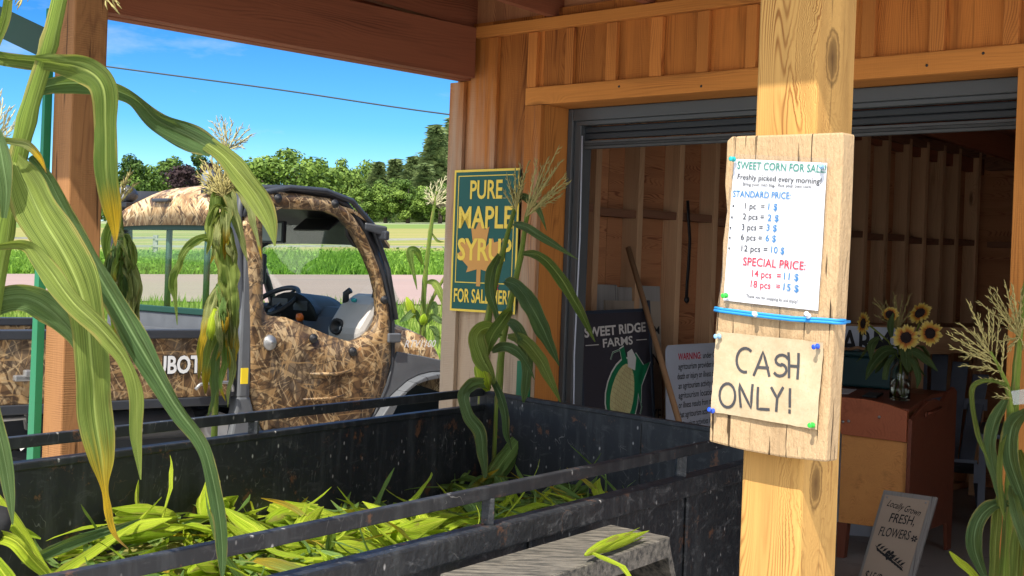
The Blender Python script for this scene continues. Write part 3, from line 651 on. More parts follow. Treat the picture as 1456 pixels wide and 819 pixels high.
tree(protoC, 612, 178, 150, 'tallest pointed conifer seen left of the shed corner', 1.35, rz=1)
tree(protoC, 642, 166, 156, 'tall conifer cut off by the shed corner', 1.5, rz=4)
tree(protoD, 598, 232, 146, 'lower conifer in front of the two tall ones', 1.8, rz=5)
tree(protoS, 517, 262, 138, 'small yellow green rounded cedar leftmost at the field edge', 1.1)
tree(protoS, 545, 254, 136, 'rounded yellow green cedar in the middle of three at the field edge', 1.2, rz=2)
tree(protoS, 577, 256, 134, 'rounded yellow green cedar rightmost at the field edge', 1.25, rz=4)
tree(protoS, 622, 262, 132, 'wide green cedar bush beside the shed corner', 1.4, rz=1)
random.seed(13); b = MB(); cents = []
for i in range(420):
    y = random.uniform(140, 185); x = random.uniform(-75, 4); cents.append((Vector((x, y, terr(x, y)+random.uniform(.2, 2.2))), random.uniform(.9, 1.8), random.random()*.6))
leaf_cloud(b, cents, 60, .50); tag(b.build('far_undergrowth', 'crown', kind='stuff'), 'dark green undergrowth filling the gaps below the far trees', 'undergrowth')
random.seed(11)
# overhead wire
wp = [at(-400, 20, 60), at(155, 95, 60), at(400, 128, 61), at(640, 163, 62), at(1000, 205, 63)]
tag(MB().tube([Vector(p) for p in cr([tuple(p) for p in wp], 6)], .035, 5).build('overhead_wire', 'cable'), 'thin dark overhead wire crossing the blue sky', 'wire')

# ---------------------------------------------------------------- shed
FL = .15
MB().box(tq(-.02, -2.5, -.1), T*4.4, V*7.8, Z*(FL+.1)).build('concrete_floor', 'concrete', kind='structure')
SH = thing('farm_shed', 'wooden board and batten shed with an open roll up door and porch roof', 'shed', tq(0, 0, FL))
NOUT = -V
def wallbox(b, t0, t1, z0, z1, q0, q1, mi=0, along=None, rn=None):
    b.box(tq(t0, q0, z0), T*(t1-t0), V*(q1-q0), Z*(z1-z0), mi, along, rn)
DT0, DT1, DZ = .523, 2.62, 2.27      # door opening
b = MB(); edges = [-.02, .2, .43, .51]
for a, c in zip(edges, edges[1:]): wallbox(b, a+.001, c-.001, FL, 2.66, 0, .02, along=2)
be = [.43, .90, 1.125, 1.355, 1.58, 1.81, 2.065, 2.325, 2.585, 2.8, 3.05, 3.3, 3.6]
be = [.51, .69, .89, 1.11, 1.34, 1.57, 1.81, 2.065, 2.325, 2.585, 2.74]
for a, c in zip(be, be[1:]): wallbox(b, a+.001, c-.001, 2.335, 2.68, 0, .02, along=2)
for a, c in zip([2.74, 2.98, 3.22, 3.46], [2.98, 3.22, 3.46, 3.7]): wallbox(b, a+.001, c-.001, FL, 2.60, 0, .02, along=2)
# left outer side and the back
for i in range(22): wallbox(b, -.02, 0, FL, 2.45, .021+i*.236, .021+i*.236+.234, along=2)
for i in range(15): wallbox(b, i*.25, i*.25+.248, FL, 2.40, 5.22, 5.24, along=2)
for i in range(22): wallbox(b, 3.70, 3.72, 2.30 if i < 5 else FL, 2.45, .021+i*.236, .021+i*.236+.234, along=2)  # unseen doorway opening in the right wall, added to let fill daylight inside
b.build('board_wall', 'wall', SH)
for t, w_, z0, z1 in [(.218, .06, FL, 2.585), (.455, .052, 2.347, 2.585), (.668, .045, 2.347, 2.585), (.897, .055, 2.347, 2.585), (1.127, .06, 2.347, 2.585), (1.354, .056, 2.347, 2.585), (1.577, .047, 2.347, 2.585), (1.81, .05, 2.347, 2.585), (2.068, .053, 2.347, 2.585), (2.328, .056, 2.347, 2.585), (2.588, .053, 2.347, 2.585), (2.98, .056, FL, 2.585), (3.22, .056, FL, 2.585), (3.46, .056, FL, 2.585)]:
    b = MB(); wallbox(b, t-w_/2, t+w_/2, z0, z1, -.021, -.001, along=2); b.build('batten', 'batten' if z0 > 1 else 'wall', SH, bevel=.002)
b = MB(); wallbox(b, -.045, .045, FL, 2.40, -.024, -.002, along=2); b.build('corner_trim', 'wall', SH, bevel=.002)
b = MB(); wallbox(b, .115, 3.7, 2.587, 2.637, -.040, -.001); b.build('top_trim', 'trim', SH, bevel=.003)
b = MB(); wallbox(b, .428, 2.80, DZ, 2.346, -.026, -.001); b.build('header_trim', 'trim', SH, bevel=.003)
for t0, t1 in ((.428, DT0), (DT1, DT1+.10)):
    b = MB(); wallbox(b, t0, t1, FL, DZ-.001, -.024, -.001, along=2); b.build('door_casing', 'wall' if t0 < 1 else 'trim', SH, bevel=.002)
b = MB(); wallbox(b, DT0-.02, DT0, FL, DZ, 0, .30, along=2); wallbox(b, DT1, DT1+.02, FL, DZ, 0, .30, along=2); wallbox(b, DT0, DT1, DZ, DZ+.02, .0, .30); b.build('door_jamb', 'trim', SH)
for t_, z_ in ((.95, 2.318), (1.36, 2.292), (1.9, 2.32), (2.3, 2.300), (2.5, 2.325)): MB().lathe(tq(t_, -.0262, z_), -V, [(.0055, 0), (.005, .0012), (.002, .0014)], 8).build('screw', 'black', SH)
# steel frame and rolled-up door
b = MB(); wallbox(b, DT0+.001, DT0+.03, FL, DZ-.001, .15, .19); wallbox(b, DT0+.03, DT0+.066, FL, DZ-.03, .165, .24); b.build('door_frame', 'steel', SH, bevel=.004); b = MB(); wallbox(b, DT1-.06, DT1-.001, FL, DZ-.001, .15, .20)
b.build('door_frame', 'steel', SH, bevel=.004)
b = MB(); wallbox(b, DT0+.03, DT1-.06, DZ-.055, DZ-.002, .15, .18); wallbox(b, DT0+.05, DT1-.06, DZ-.075, DZ-.055, .158, .20); b.build('lintel', 'steel', SH, bevel=.004)
D_ = MB()
for i in range(2): wallbox(D_, DT0+.06, DT1-.06, DZ-.105-i*.028, DZ-.078-i*.028, .19+.002*i, .215)
D_ = D_.build('roll_up_door', 'steel_d', SH, bevel=.006)
b = MB()
for i in range(3): wallbox(b, DT0+.067, DT1-.06, DZ-.150-i*.012, DZ-.139-i*.012, .186-.003*(i % 2), .212)
M['darkbar'] = wood('weathered_door_bar', (.085, .088, .09), (.04, .042, .045), knots=0, crack=.5)
bb = b.build('bottom_bar', 'darkbar', D_, bevel=.002)
MB().tube([tq(DT0+.078, .16, 2.15), tq(DT0+.082, .165, 1.7), tq(DT0+.079, .16, 1.2), tq(DT0+.09, .165, .7), tq(DT0+.08, .16, .3)], .004, 5).build('pull_cord', 'signwhite', SH)
# inside: left wall, back wall, right wall
b = MB()
def sloped(t0, t1, fill_gap=False):
    for i in range(5):
        q0, q1 = .021+i*1.04, .021+i*1.04+1.036; z0, z1 = 2.785-.05*q0, 2.785-.05*q1; fl = 2.30 if fill_gap and i == 0 else FL
        b.hexa([tq(t0, q0, fl), tq(t1, q0, fl), tq(t1, q1, fl), tq(t0, q1, fl), tq(t0, q0, z0), tq(t1, q0, z0), tq(t1, q1, z1), tq(t0, q1, z1)], along=1)
sloped(.0, .012)
for i in range(4): wallbox(b, .012+i*.92, .012+i*.92+.918, FL, 2.525, 5.2, 5.214, along=0)
sloped(3.69, 3.699, True)  # right lining leaves the added opening free so daylight brightens the interior
wallbox(b, .012, .5, FL, 2.78, .021, .03, along=2); wallbox(b, .5, 2.64, 2.33, 2.78, .031, .04, along=0); wallbox(b, 2.645, 3.69, FL, 2.78, .021, .03, along=2)
b.build('sheathing', 'ply', SH)
qs = [.53, .86, 1.20, 1.54, 1.86, 2.19, 2.55, 2.90, 3.25, 3.48, 3.74, 4.02, 4.26, 4.50, 4.73, 5.04]
for q in qs: MB().box(tq(.0125, q-.02, FL+.04), T*.10, V*.042, Z*2.34, along=2).build('stud', 'stud', SH, bevel=.002)
for q, q2 in zip(qs, qs[1:]): MB().box(tq(.0127, q+.023, 1.855+random.uniform(-.01, .012)), T*.09, V*(q2-q-.044), Z*.04).build('blocking', 'block', SH)
for t in (.5, .95, 1.4, 1.85, 2.3, 2.75, 3.2): MB().box(tq(t, 5.10, FL+.04), T*.04, V*.098, Z*2.2, along=2).build('stud', 'stud', SH)
for t in (.112, .5, .95, 1.4, 1.85, 2.3, 2.75): MB().box(tq(t+.041, 5.11, 1.86), T*(.385 if t > .2 else .34), V*.08, Z*.04).build('blocking', 'block', SH)
b = MB(); b.box(tq(.0125, .03, FL), T*.10, V*5.1, Z*.039); b.build('sole_plate', 'stud', SH)
b = MB(); b.box(tq(.0125, .03, 2.49), T*.10, V*5.1, Z*.06); wallbox(b, .12, 3.68, 2.41, 2.50, 5.10, 5.198); b.build('top_plate', 'block', SH)
b = MB(); b.box(tq(.012, 1.45, .74), T*.10, V*.75, Z*.02); b.box(tq(.0, 1.0, 1.21), T*.13, V*.23, Z*.05); b.build('ledge', 'block', SH)
# roof: rafters, deck, beams, fascia
zr = lambda q: 2.64-.05*q
for t in (.03, .545, 1.06, 1.58, 2.10, 2.62, 3.14, 3.66):
    h = .15; q0, q1 = -2.62, 5.25
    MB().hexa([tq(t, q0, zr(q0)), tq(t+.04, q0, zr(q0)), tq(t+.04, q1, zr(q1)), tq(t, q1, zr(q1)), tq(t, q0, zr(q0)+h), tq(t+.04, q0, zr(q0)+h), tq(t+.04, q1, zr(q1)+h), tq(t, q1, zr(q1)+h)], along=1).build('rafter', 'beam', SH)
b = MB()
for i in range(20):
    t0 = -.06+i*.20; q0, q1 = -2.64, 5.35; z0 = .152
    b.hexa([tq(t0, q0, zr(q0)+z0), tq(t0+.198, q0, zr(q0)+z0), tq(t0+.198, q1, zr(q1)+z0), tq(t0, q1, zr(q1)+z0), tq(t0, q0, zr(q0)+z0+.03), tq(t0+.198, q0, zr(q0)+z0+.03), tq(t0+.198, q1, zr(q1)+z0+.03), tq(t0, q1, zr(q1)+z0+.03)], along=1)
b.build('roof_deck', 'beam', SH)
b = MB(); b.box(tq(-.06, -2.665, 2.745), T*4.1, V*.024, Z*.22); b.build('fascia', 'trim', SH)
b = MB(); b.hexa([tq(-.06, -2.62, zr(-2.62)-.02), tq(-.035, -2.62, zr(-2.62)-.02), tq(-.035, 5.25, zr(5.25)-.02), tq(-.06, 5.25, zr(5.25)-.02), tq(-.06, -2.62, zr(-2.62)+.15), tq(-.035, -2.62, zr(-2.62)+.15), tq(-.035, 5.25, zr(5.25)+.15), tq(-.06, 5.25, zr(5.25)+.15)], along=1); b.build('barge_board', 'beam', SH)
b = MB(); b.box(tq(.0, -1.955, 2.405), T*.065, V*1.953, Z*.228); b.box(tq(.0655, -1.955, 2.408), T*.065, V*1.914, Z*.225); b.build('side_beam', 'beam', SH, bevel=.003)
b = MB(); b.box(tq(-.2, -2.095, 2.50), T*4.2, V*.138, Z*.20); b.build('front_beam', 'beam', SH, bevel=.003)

# posts
def post(t, q, s, zt, mat, label, z0=FL):
    b = MB(); b.box(tq(t, q, z0), T*s, V*s, Z*(zt-z0), along=2, rn=.5)
    b.co = [((p-W0).z, (p-W0).dot(T), (p-W0).dot(V)) for p in b.v]
    return tag(b.build('timber_post', mat, bevel=.006), label, 'post')
post(3.01, -2.10, .139, 2.50, 'post', 'square golden timber post holding the price list board')
post(.052, -2.02, .128, 2.50, 'post_old', 'square brown timber post behind the leaning corn stalk')
# green metal frame beside the left post
G = thing('green_metal_brace', 'green painted metal upright and brace fixed behind the left timber post', 'metal brace', tq(-.05, -1.99, 0))
b = MB(); b.hexa([tq(-.012, -2.050, .05), tq(.050, -2.050, .05), tq(.050, -2.023, .05), tq(-.012, -2.023, .05), tq(.038, -2.050, 2.40), tq(.050, -2.050, 2.40), tq(.050, -2.023, 2.40), tq(.038, -2.023, 2.40)]); b.build('upright', 'green', G)
pa, pb = at(-40, 12, 5.0), at(86, 72, 4.97)
b = MB(); b.bar(pa, pb, .03, .10); b.build('brace', 'greend', G)

# ---------------------------------------------------------------- trailer
FR, FLc = at(688, 580, 5.95), at(10, 668, 3.70); NR, NLc = at(1058, 653, 5.0), at(379, 819, 2.82)
FLc = FR+(FLc-FR)*1.75; NLc = NR+(NLc-NR)*1.62
TR = thing('utility_trailer', 'black steel utility trailer with scratched sides full of fresh corn', 'trailer', ((FR+NR+FLc+NLc)/4).xy.to_3d())
def dn(p, d): return p-Z*d
af = (FR-FLc).normalized(); an = (NR-NLc).normalized(); ae = (NR-FR).normalized()
ni = Vector((af.y, -af.x, 0)).normalized()     # from far side towards the near side
DZT = .50
b = MB(); b.hexa([dn(FLc, DZT)-ni*.03, dn(FLc, DZT), dn(FR, DZT), dn(FR, DZT)-ni*.03, FLc-ni*.03, FLc, FR, FR-ni*.03]); b.bar(FLc-ni*.012+Z*.004, FR-ni*.012+Z*.004, .042, .022)
b.build('far_side_panel', 'trailer', TR, bevel=.004)
b = MB(); b.hexa([dn(NLc, DZT), dn(NLc, DZT)+ni*.03, dn(NR, DZT)+ni*.03, dn(NR, DZT), NLc, NLc+ni*.03, NR+ni*.03, NR]); b.bar(NLc+ni*.030-Z*.028, NR+ni*.030-Z*.028, .060, .062)
for s in (.30, .62, .86): b.box(NLc+(NR-NLc)*s+ni*.032-Z*.50, an*.03, ni*.012, Z*.44)
b.build('near_side_panel', 'trailer_d', TR, bevel=.012)
ET = .065
b = MB(); nq = Vector((-ae.y, ae.x, 0)).normalized()
b.hexa([dn(FR, DZT), dn(NR, DZT), dn(NR, DZT)+nq*.03, dn(FR, DZT)+nq*.03, FR+Z*ET, NR+Z*(ET+.02), NR+Z*(ET+.02)+nq*.03, FR+Z*ET+nq*.03])
b.bar(FR+Z*ET+nq*.012, NR+Z*(ET+.02)+nq*.012, .036, .016); b.box(FR+ae*.86+nq*-.004-Z*.4, ae*.006, nq*.004, Z*.46)
b.box(FR-ni*.02-Z*.5-af*.005, af*.04, ni*.05, Z*.56); b.build('end_panel', 'trailer', TR, bevel=.003)
b = MB(); b.hexa([dn(FLc, DZT), dn(NLc, DZT), dn(NLc, DZT)-an*.03, dn(FLc, DZT)-an*.03, FLc, NLc, NLc-an*.03, FLc-an*.03]); b.build('front_panel', 'trailer', TR)
b = MB(); o1, o2 = dn(FLc, DZT), dn(FR, DZT); o3, o4 = dn(NR, DZT), dn(NLc, DZT); b.hexa([o1-Z*.05, o4-Z*.05, o3-Z*.05, o2-Z*.05, o1, o4, o3, o2]); b.build('bed_floor', 'trailer_d', TR)
for A, B_, off, ss, hh in ((FLc, FR, -ni*.012, (.30, .66, .985), .068), (NLc, NR, ni*.024, (.25, .575, .855), .082)):
    r = MB(); r.bar(A+off+Z*hh, B_+off+Z*hh, .026, .032); ro = r.build('rail', 'trailer', TR, bevel=.003)
    for s in ss: MB().box(A+(B_-A)*s+off-Vector((.016, .016, -.003)), (.032, 0, 0), (0, .032, 0), Z*(hh-.016)).build('rail_stub', 'trailer_d', TR, bevel=.002)
# fender and wheel on the near side
zf = .845
fb, fr_ = onp(868, 746, Z*zf, Z), onp(951, 763, Z*zf, Z)
fw = fr_-fb; fd = -(an.xy.to_3d().normalized())
fL = .85
e0, e1 = fb+fd*fL, fr_+fd*fL
b = MB(); th = Z*.006
def slab(a, c, d, e, t=.006): b.hexa([a-Z*t, c-Z*t, d-Z*t, e-Z*t, a, c, d, e])
b.hexa([e0-Z*.03, e1-Z*.03, fr_-Z*.03, fb-Z*.03, e0, e1, fr_, fb])
k0, k1 = fb-fd*.13-Z*.26, fr_-fd*.13-Z*.26
b.hexa([k0-Z*.012+fd*.03, k1-Z*.012+fd*.03, fr_-Z*.031+fd*.012, fb-Z*.031+fd*.012, k0, k1, fr_-Z*.002, fb-Z*.002])
k0, k1 = e0+fd*.13-Z*.26, e1+fd*.13-Z*.26
b.hexa([k0-Z*.012-fd*.03, k1-Z*.012-fd*.03, e1-Z*.031-fd*.012, e0-Z*.031-fd*.012, k0, k1, e1-Z*.002, e0-Z*.002])
b.hexa([e1-Z*.055, fr_-Z*.055, fr_-Z*.055+fw*.02, e1-Z*.055+fw*.02, e1-Z*.001, fr_-Z*.001, fr_-Z*.001+fw*.02, e1-Z*.001+fw*.02])
b.build('fender', 'fender', TR, bevel=.006)
wc = (fb+e0)/2+fw*.45; wc.z = .34; wx = fw.normalized()
WH = MB().lathe(wc-wx*.09, wx, [(.20, 0), (.31, .0), (.335, .03), (.335, .15), (.31, .18), (.20, .18)], 28).build('wheel', 'rubber', TR)
MB().lathe(wc+wx*.075, wx, [(.03, .03), (.10, .025), (.19, .0), (.20, .017), (.205, .0)], 24).build('rim', 'white', WH)
c0 = at(2, 736, 2.55); b = MB(); b.lathe(c0-af*.02-Vector((.04, 0, 0)), Vector((.9, .3, -.25)), [(.012, -.02), (.030, -.01), (.036, .02), (.034, .055), (.022, .07)], 16); b.build('rubber_stop', 'rubber', TR)
b = MB()
for s in (.35, .65): b.box(dn(FLc, DZT+.13)+(FR-FLc)*s, (NLc-FLc)+(NR-NLc-FR+FLc)*s, af*.06, Z*.078)
b.bar(dn(FLc, DZT+.1)*.5+dn(NLc, DZT+.1)*.5, dn(FR, DZT+.1)*.5+dn(NR, DZT+.1)*.5, .08, .09); b.tube([wc+wx*-.1, wc-wx*1.3], .03, 8); b.build('chassis', 'trailer_d', TR)

# corn pile inside: bilinear over the bed
def bed(s, r, z):
    a = FLc+(FR-FLc)*s; c = NLc+(NR-NLc)*s; p = a+(c-a)*r; return Vector((p.x, p.y, z))
def pile(s, r): return .60+.13*math.exp(-((s-.54)/.13)**2)+.05*math.exp(-((s-.74)/.07)**2)+.05*mnoise.noise((s*11, r*5, 0))+.02*(1-r)+.15*r*math.exp(-((s-.93)/.11)**2)+.12*math.exp(-((s-.965)**2)/.0015-((r-.06)**2)/.012)
random.seed(21)
b = MB(); n1, n2 = 50, 16
b.add([bed(.02+.965*i/n1, .02+.96*j/n2, pile(i/n1, j/n2)-.05) for i in range(n1+1) for j in range(n2+1)], [(i*(n2+1)+j, (i+1)*(n2+1)+j, (i+1)*(n2+1)+j+1, i*(n2+1)+j+1) for i in range(n1) for j in range(n2)], 1, smooth=True)
def husk(b, p, d, L, w_, mi, curl=.3, tipv=0.0):
    d = d.normalized(); side = d.cross(Z); side = side.normalized() if side.length > .1 else Vector((1, 0, 0)); an_ = random.uniform(-.8, .8)
    side = side*math.cos(an_)+side.cross(d)*math.sin(an_); pts, sv, ww, tp = [], [], [], []
    q = Vector(p); n = 8; bend = Vector((random.uniform(-1, 1), random.uniform(-1, 1), random.uniform(-1.2, .5)))*curl
    for i in range(n+1):
        f = i/n; pts.append(q.copy()); sv.append(side); ww.append(w_*(.55+1.6*f-2.1*f*f)*.9 if f < .99 else .0008); tp.append(tipv*f)
        q = q+(d+bend*f).normalized()*L/n
    b.ribbon(pts, sv, ww, mi, fold=random.uniform(.1, .8), ripple=.15, tp=tp, ncross=5, pleat=.25)
for i in range(2100):
    s, r = random.uniform(.22, .97)**.9, random.uniform(.03, .90)
    if i % 3 == 0: s = random.uniform(.45, .95)
    if i % 4 == 0: s, r = random.uniform(.78, .965), random.uniform(.25, .90)
    a = random.uniform(0, 6.28); a = a if r < .72 else random.uniform(2.2, 4.4)
    up = random.uniform(-.2, .25) if i % 19 else random.uniform(.3, 1.3)
    husk(b, bed(s, r, pile(s, r)+random.uniform(-.04, .02)), Vector((math.cos(a), math.sin(a), up)), random.uniform(.12, .34), random.choice([random.uniform(.006, .014), random.uniform(.012, .024), random.uniform(.016, .034)]), 0 if (random.random() < .62) and s < .90 else 1, random.choice((.8, 1.5)), random.choice([0, 0, 0, 0, 0, .5]))
tag(b.build('corn_husk_pile', ['husk', 'husk_d'], kind='stuff'), 'bright green pile of loose corn husks and leaves filling the trailer', 'corn husks')
def corn_ear(name, p, d, L, rad, mat, label, group, leaves=6):
    e = thing(name, label, 'corn', p, group=group); d = d.normalized()
    prof = [(.25, 0), (.7, .08), (1, .25), (.98, .5), (.75, .75), (.4, .92), (.12, 1.0)]
    path = [Vector(p)+d*L*h+Z*.03*L*math.sin(h*3) for r, h in prof]
    MB().tube(path, [rad*r for r, h in prof], 12, tp=[0]*7).build('husk_body', mat, e)
    b = MB(); a0 = d.orthogonal().normalized(); c0_ = d.cross(a0)
    for k in range(leaves):
        a = k*6.28/leaves+random.uniform(-.3, .3); o = a0*math.cos(a)+c0_*math.sin(a); pts, sv, ww = [], [], []
        sp = random.uniform(.1, .8)
        for i in range(8):
            f = i/7; pts.append(Vector(p)+d*L*(.05+f*random.uniform(.98, 1.02)*1.05)+o*rad*(1.12*math.sin(min(1, f*1.6+.25)*1.57)*(1.05 if f < .6 else 1)-max(0, f-.55)*(1.2-sp*2.5)))
            sv.append(o.cross(d)); ww.append(rad*(.9*math.sin(3.0*f+.14)+.05))
        b.ribbon(pts, sv, ww, 0, fold=.35, ripple=.08)
    b.build('husk_leaf', mat, e); return e
EARS = 'unhusked ears lying on the corn pile'
random.seed(5)
for i in range(34):
    s = random.uniform(.50, .96); r = random.uniform(.06, .92); a = random.uniform(0, 6.28)
    if i < 16: s, r = .46+.022*i, random.uniform(.08, .45)
    corn_ear('corn_ear', bed(s, r, pile(s, r)+.015), Vector((math.cos(a), math.sin(a), random.uniform(-.1, .35))), random.uniform(.17, .23), random.uniform(.025, .031), 'husk' if s < .80 else 'husk_d', 'green unhusked corn ear lying on the husk pile in the trailer', EARS, 4)
# peaked bunch at the far corner, tall loose shoots
corn_ear('corn_ear', at(672, 716, 5.75), Vector((.40, .2, .55)), .33, .034, 'husk_d', 'big dark green ear standing up in the far corner of the trailer', EARS, 9)
# husk leaf on the fender
pe = onp(832, 789, Z*(zf+.02), Z); pd_ = onp(906, 761, Z*(zf+.02), Z)
EF = corn_ear('corn_ear', pe, pd_-pe, (pd_-pe).length*1.05, .0125, 'husk', 'single bright green corn ear lying on the trailer fender', None, 4)
b = MB(); P = [onp(px, py, Z*(zf+.012+dz), Z) for px, py, dz in ((838, 786, .006), (858, 796, .012), (884, 808, .004), (912, 824, -.0))]; P[-1].z -= .03; b.ribbon(P, [(P[1]-P[0]).cross(Z)]*4, [.006, .013, .011, .002], fold=.5, ripple=.1); b.build('husk_leaf', 'husk', EF)
random.seed(9)

# ---------------------------------------------------------------- corn stalks
def leaf_px(b, pts, mi=0, n=7, fold=.3, ripple=.10, tip=None, roll=0.0, sc=.80, pleat=.17):
    """pts: (px, py, depth m, width px, turn); a blade through real points at those depths"""
    q = cr([tuple(p)+((0,) if len(p) == 4 else ()) for p in pts], n); P, Sd, Wd, Tp = [], [], [], []
    for px, py, Y, w_, tr in q: P.append(at(px, py, Y)); Wd.append(max(.0006, w_*Y/FPX/2*sc))
    k = len(P)
    for i in range(k):
        d = (P[min(i+1, k-1)]-P[max(i-1, 0)]).normalized(); vw = (CAM-P[i]).normalized(); s = d.cross(vw).normalized()
        an = q[i][4]+roll; Sd.append(s*math.cos(an)+d.cross(s)*math.sin(an))
    tp = [0]*k
    if tip: tp = [max(0, (i/(k-1)-tip)/(1-tip)) for i in range(k)]
    b.ribbon(P, Sd, Wd, mi, fold=fold, ripple=ripple, tp=tp, ncross=13, pleat=pleat)
def stem_px(b, pts, n=6):
    q = cr(pts, n); P = [at(a, c, Y) for a, c, Y, w_ in q]; rad = [w_*Y/FPX/2 for a, c, Y, w_ in q]
    # nodes: slight swelling rings
    rad = [r*(1.16 if i % (n) == 0 else 1) for i, r in enumerate(rad)]; b.tube(P, rad, 10)
def spike(b, p, q, rad, sag=0.0):
    p, q = Vector(p), Vector(q); n = 14; path, rr = [], []
    for i in range(n+1):
        f = i/n; path.append(p+(q-p)*f+Z*sag*(math.sin(f*3.14))*(q-p).length+Vector((random.uniform(-1, 1), random.uniform(-1, 1), random.uniform(-1, 1)))*rad*.4); rr.append(rad*(.45 if f < .12 else (.7+.6*(i % 2)))*(1-.55*max(0, f-.7)/.3))
    b.tube(path, rr, 5)
    for i in range(2, n):
        pp = path[i]; d = (path[i]-path[i-1]).normalized(); o = d.orthogonal(); a = random.uniform(0, 6.28); o = (o*math.cos(a)+d.cross(o)*math.sin(a)).normalized()
        b.tube([pp, pp+(d+o*.8)*rad*3.2, pp+(d*1.6+o*.9)*rad*4.4], [rad*.4, rad*.75, rad*.15], 4)
def tassel_px(b, base, tips, Y, rad, jit=.05, sag=.06):
    p0 = at(base[0], base[1], Y)
    for t in tips:
        bx, by = (t[2], t[3]) if len(t) > 2 else base
        spike(b, at(bx, by, Y), at(t[0], t[1], Y+random.uniform(-jit, jit)), rad, random.uniform(-sag*.3, sag))
def stalk(label, basept): return thing('corn_stalk', label, 'corn stalk', basept, group='corn stalks decorating the stand')

# 1 – big leaning stalk in the foreground
K = stalk('thick leaning corn stalk with huge leaves in front of the left post', at(-80, 819, 2.3).xy.to_3d())
b = MB(); stem_px(b, [(-92, 1668, 2.35, 30), (-60, 900, 2.35, 30), (-30, 560, 2.35, 30), (4, 330, 2.33, 30), (38, 170, 2.3, 26), (70, 60, 2.28, 24), (92, -40, 2.27, 20), (110, -160, 2.25, 14)]); b.build('stem', 'stem', K)
def L1(mat, *a, **k):
    k.setdefault('sc', .98); k.setdefault('n', 12); b = MB(); leaf_px(b, *a, **k); b.build('leaf', mat, K)
L1('leaf', [(-60, 62, 2.35, 12), (0, 82, 2.32, 24, .5), (60, 88, 2.27, 30, .7), (115, 96, 2.22, 44, .5), (146, 122, 2.20, 40, .15), (150, 180, 2.20, 33, .1), (151, 240, 2.20, 34, .15), (158, 290, 2.21, 31, .1), (163, 325, 2.22, 14, 0), (164, 350, 2.22, 2, 0)], fold=.3, ripple=.06, tip=.66)
L1('leaf_d', [(42, 134, 2.29, 14, .2), (70, 122, 2.31, 26, .2), (110, 118, 2.36, 32, .25), (150, 124, 2.40, 26, .3), (190, 140, 2.43, 24, .6), (225, 172, 2.45, 38, .4), (270, 195, 2.45, 40, .1), (308, 215, 2.43, 30, -.3)], fold=.35, ripple=.05)
L1('leaf', [(296, 206, 2.435, 26, -.3), (320, 224, 2.42, 26, -.3), (345, 252, 2.40, 36, .2), (370, 285, 2.38, 40, .25), (384, 315, 2.37, 24, .2), (391, 350, 2.36, 2, 0)], fold=.25, ripple=.12)
L1('leaf', [(18, 225, 2.3, 26, .2), (36, 262, 2.26, 52, .1), (62, 315, 2.22, 66, 0), (100, 378, 2.18, 62, -.1), (122, 440, 2.17, 52, 0), (131, 520, 2.17, 48, .1), (136, 590, 2.18, 50, .0), (145, 650, 2.19, 36, .1), (151, 700, 2.2, 14, .7), (156, 740, 2.2, 12, -.6), (166, 764, 2.2, 6, .3), (182, 780, 2.2, 1.5, 0)], fold=.22, ripple=.07, tip=.53)
L1('leaf_d', sc=.74, *[[(44, 222, 2.31, 16, .3), (74, 262, 2.33, 34, .6), (108, 330, 2.33, 44, .5), (146, 400, 2.31, 46, .2), (180, 458, 2.28, 50, .2), (216, 522, 2.25, 50, .3), (255, 585, 2.23, 40, .5), (292, 640, 2.22, 32, .4), (310, 720, 2.22, 30, .2), (316, 780, 2.22, 24, .1), (316, 826, 2.22, 4, 0)]], fold=.4, ripple=.14)
L1('leaf', [(-40, 356, 2.26, 20, .5), (0, 348, 2.23, 16, .8), (40, 350, 2.19, 22, .6), (70, 384, 2.15, 34, .3), (106, 432, 2.12, 34, .2), (148, 470, 2.11, 32, .4), (180, 512, 2.11, 26, .6), (194, 560, 2.11, 24, .2), (194, 620, 2.11, 20, .2), (200, 682, 2.11, 2, 0)], fold=.5, ripple=.10)
L1('leaf_d', [(-60, 452, 2.36, 30, .3), (-10, 430, 2.36, 40, .3), (35, 424, 2.37, 42, .2), (70, 440, 2.40, 46, .1), (105, 476, 2.42, 26, .3), (124, 520, 2.43, 8, .3)], fold=.25, ripple=.06)
L1('leaf_dry', [(-8, 196, 2.27, 10, .4), (14, 200, 2.25, 12, .3), (38, 204, 2.24, 14, .4), (56, 222, 2.24, 11, .3), (66, 246, 2.24, 1, 0)], fold=.4, tip=.5)
L1('leaf_d', [(-4, 190, 2.26, 20, .2), (4, 230, 2.22, 30, .1), (10, 270, 2.21, 26, .4), (6, 310, 2.21, 10, .2)], fold=.5)
L1('leaf_d', [(-14, 560, 2.3, 20, 0), (4, 640, 2.3, 24, .1), (14, 700, 2.3, 18, .2), (18, 746, 2.3, 2, 0)], fold=.4)
L1('leaf', [(-30, 110, 2.3, 14, .3), (-6, 60, 2.3, 14, .2), (8, 20, 2.3, 16, .1), (14, -30, 2.3, 10, 0)], fold=.4)
b = MB(); tassel_px(b, (-8, 215), [(5, 140), (14, 150), (20, 160), (-2, 130), (22, 178)], 2.5, .0018); b.build('tassel', 'tassel_pale', K)
b = MB(); tassel_px(b, (95, -60), [(22, 8), (10, 2), (165, 14), (158, -4), (170, 6)], 2.26, .0022, sag=.02); b.build('tassel', 'tassel', K)
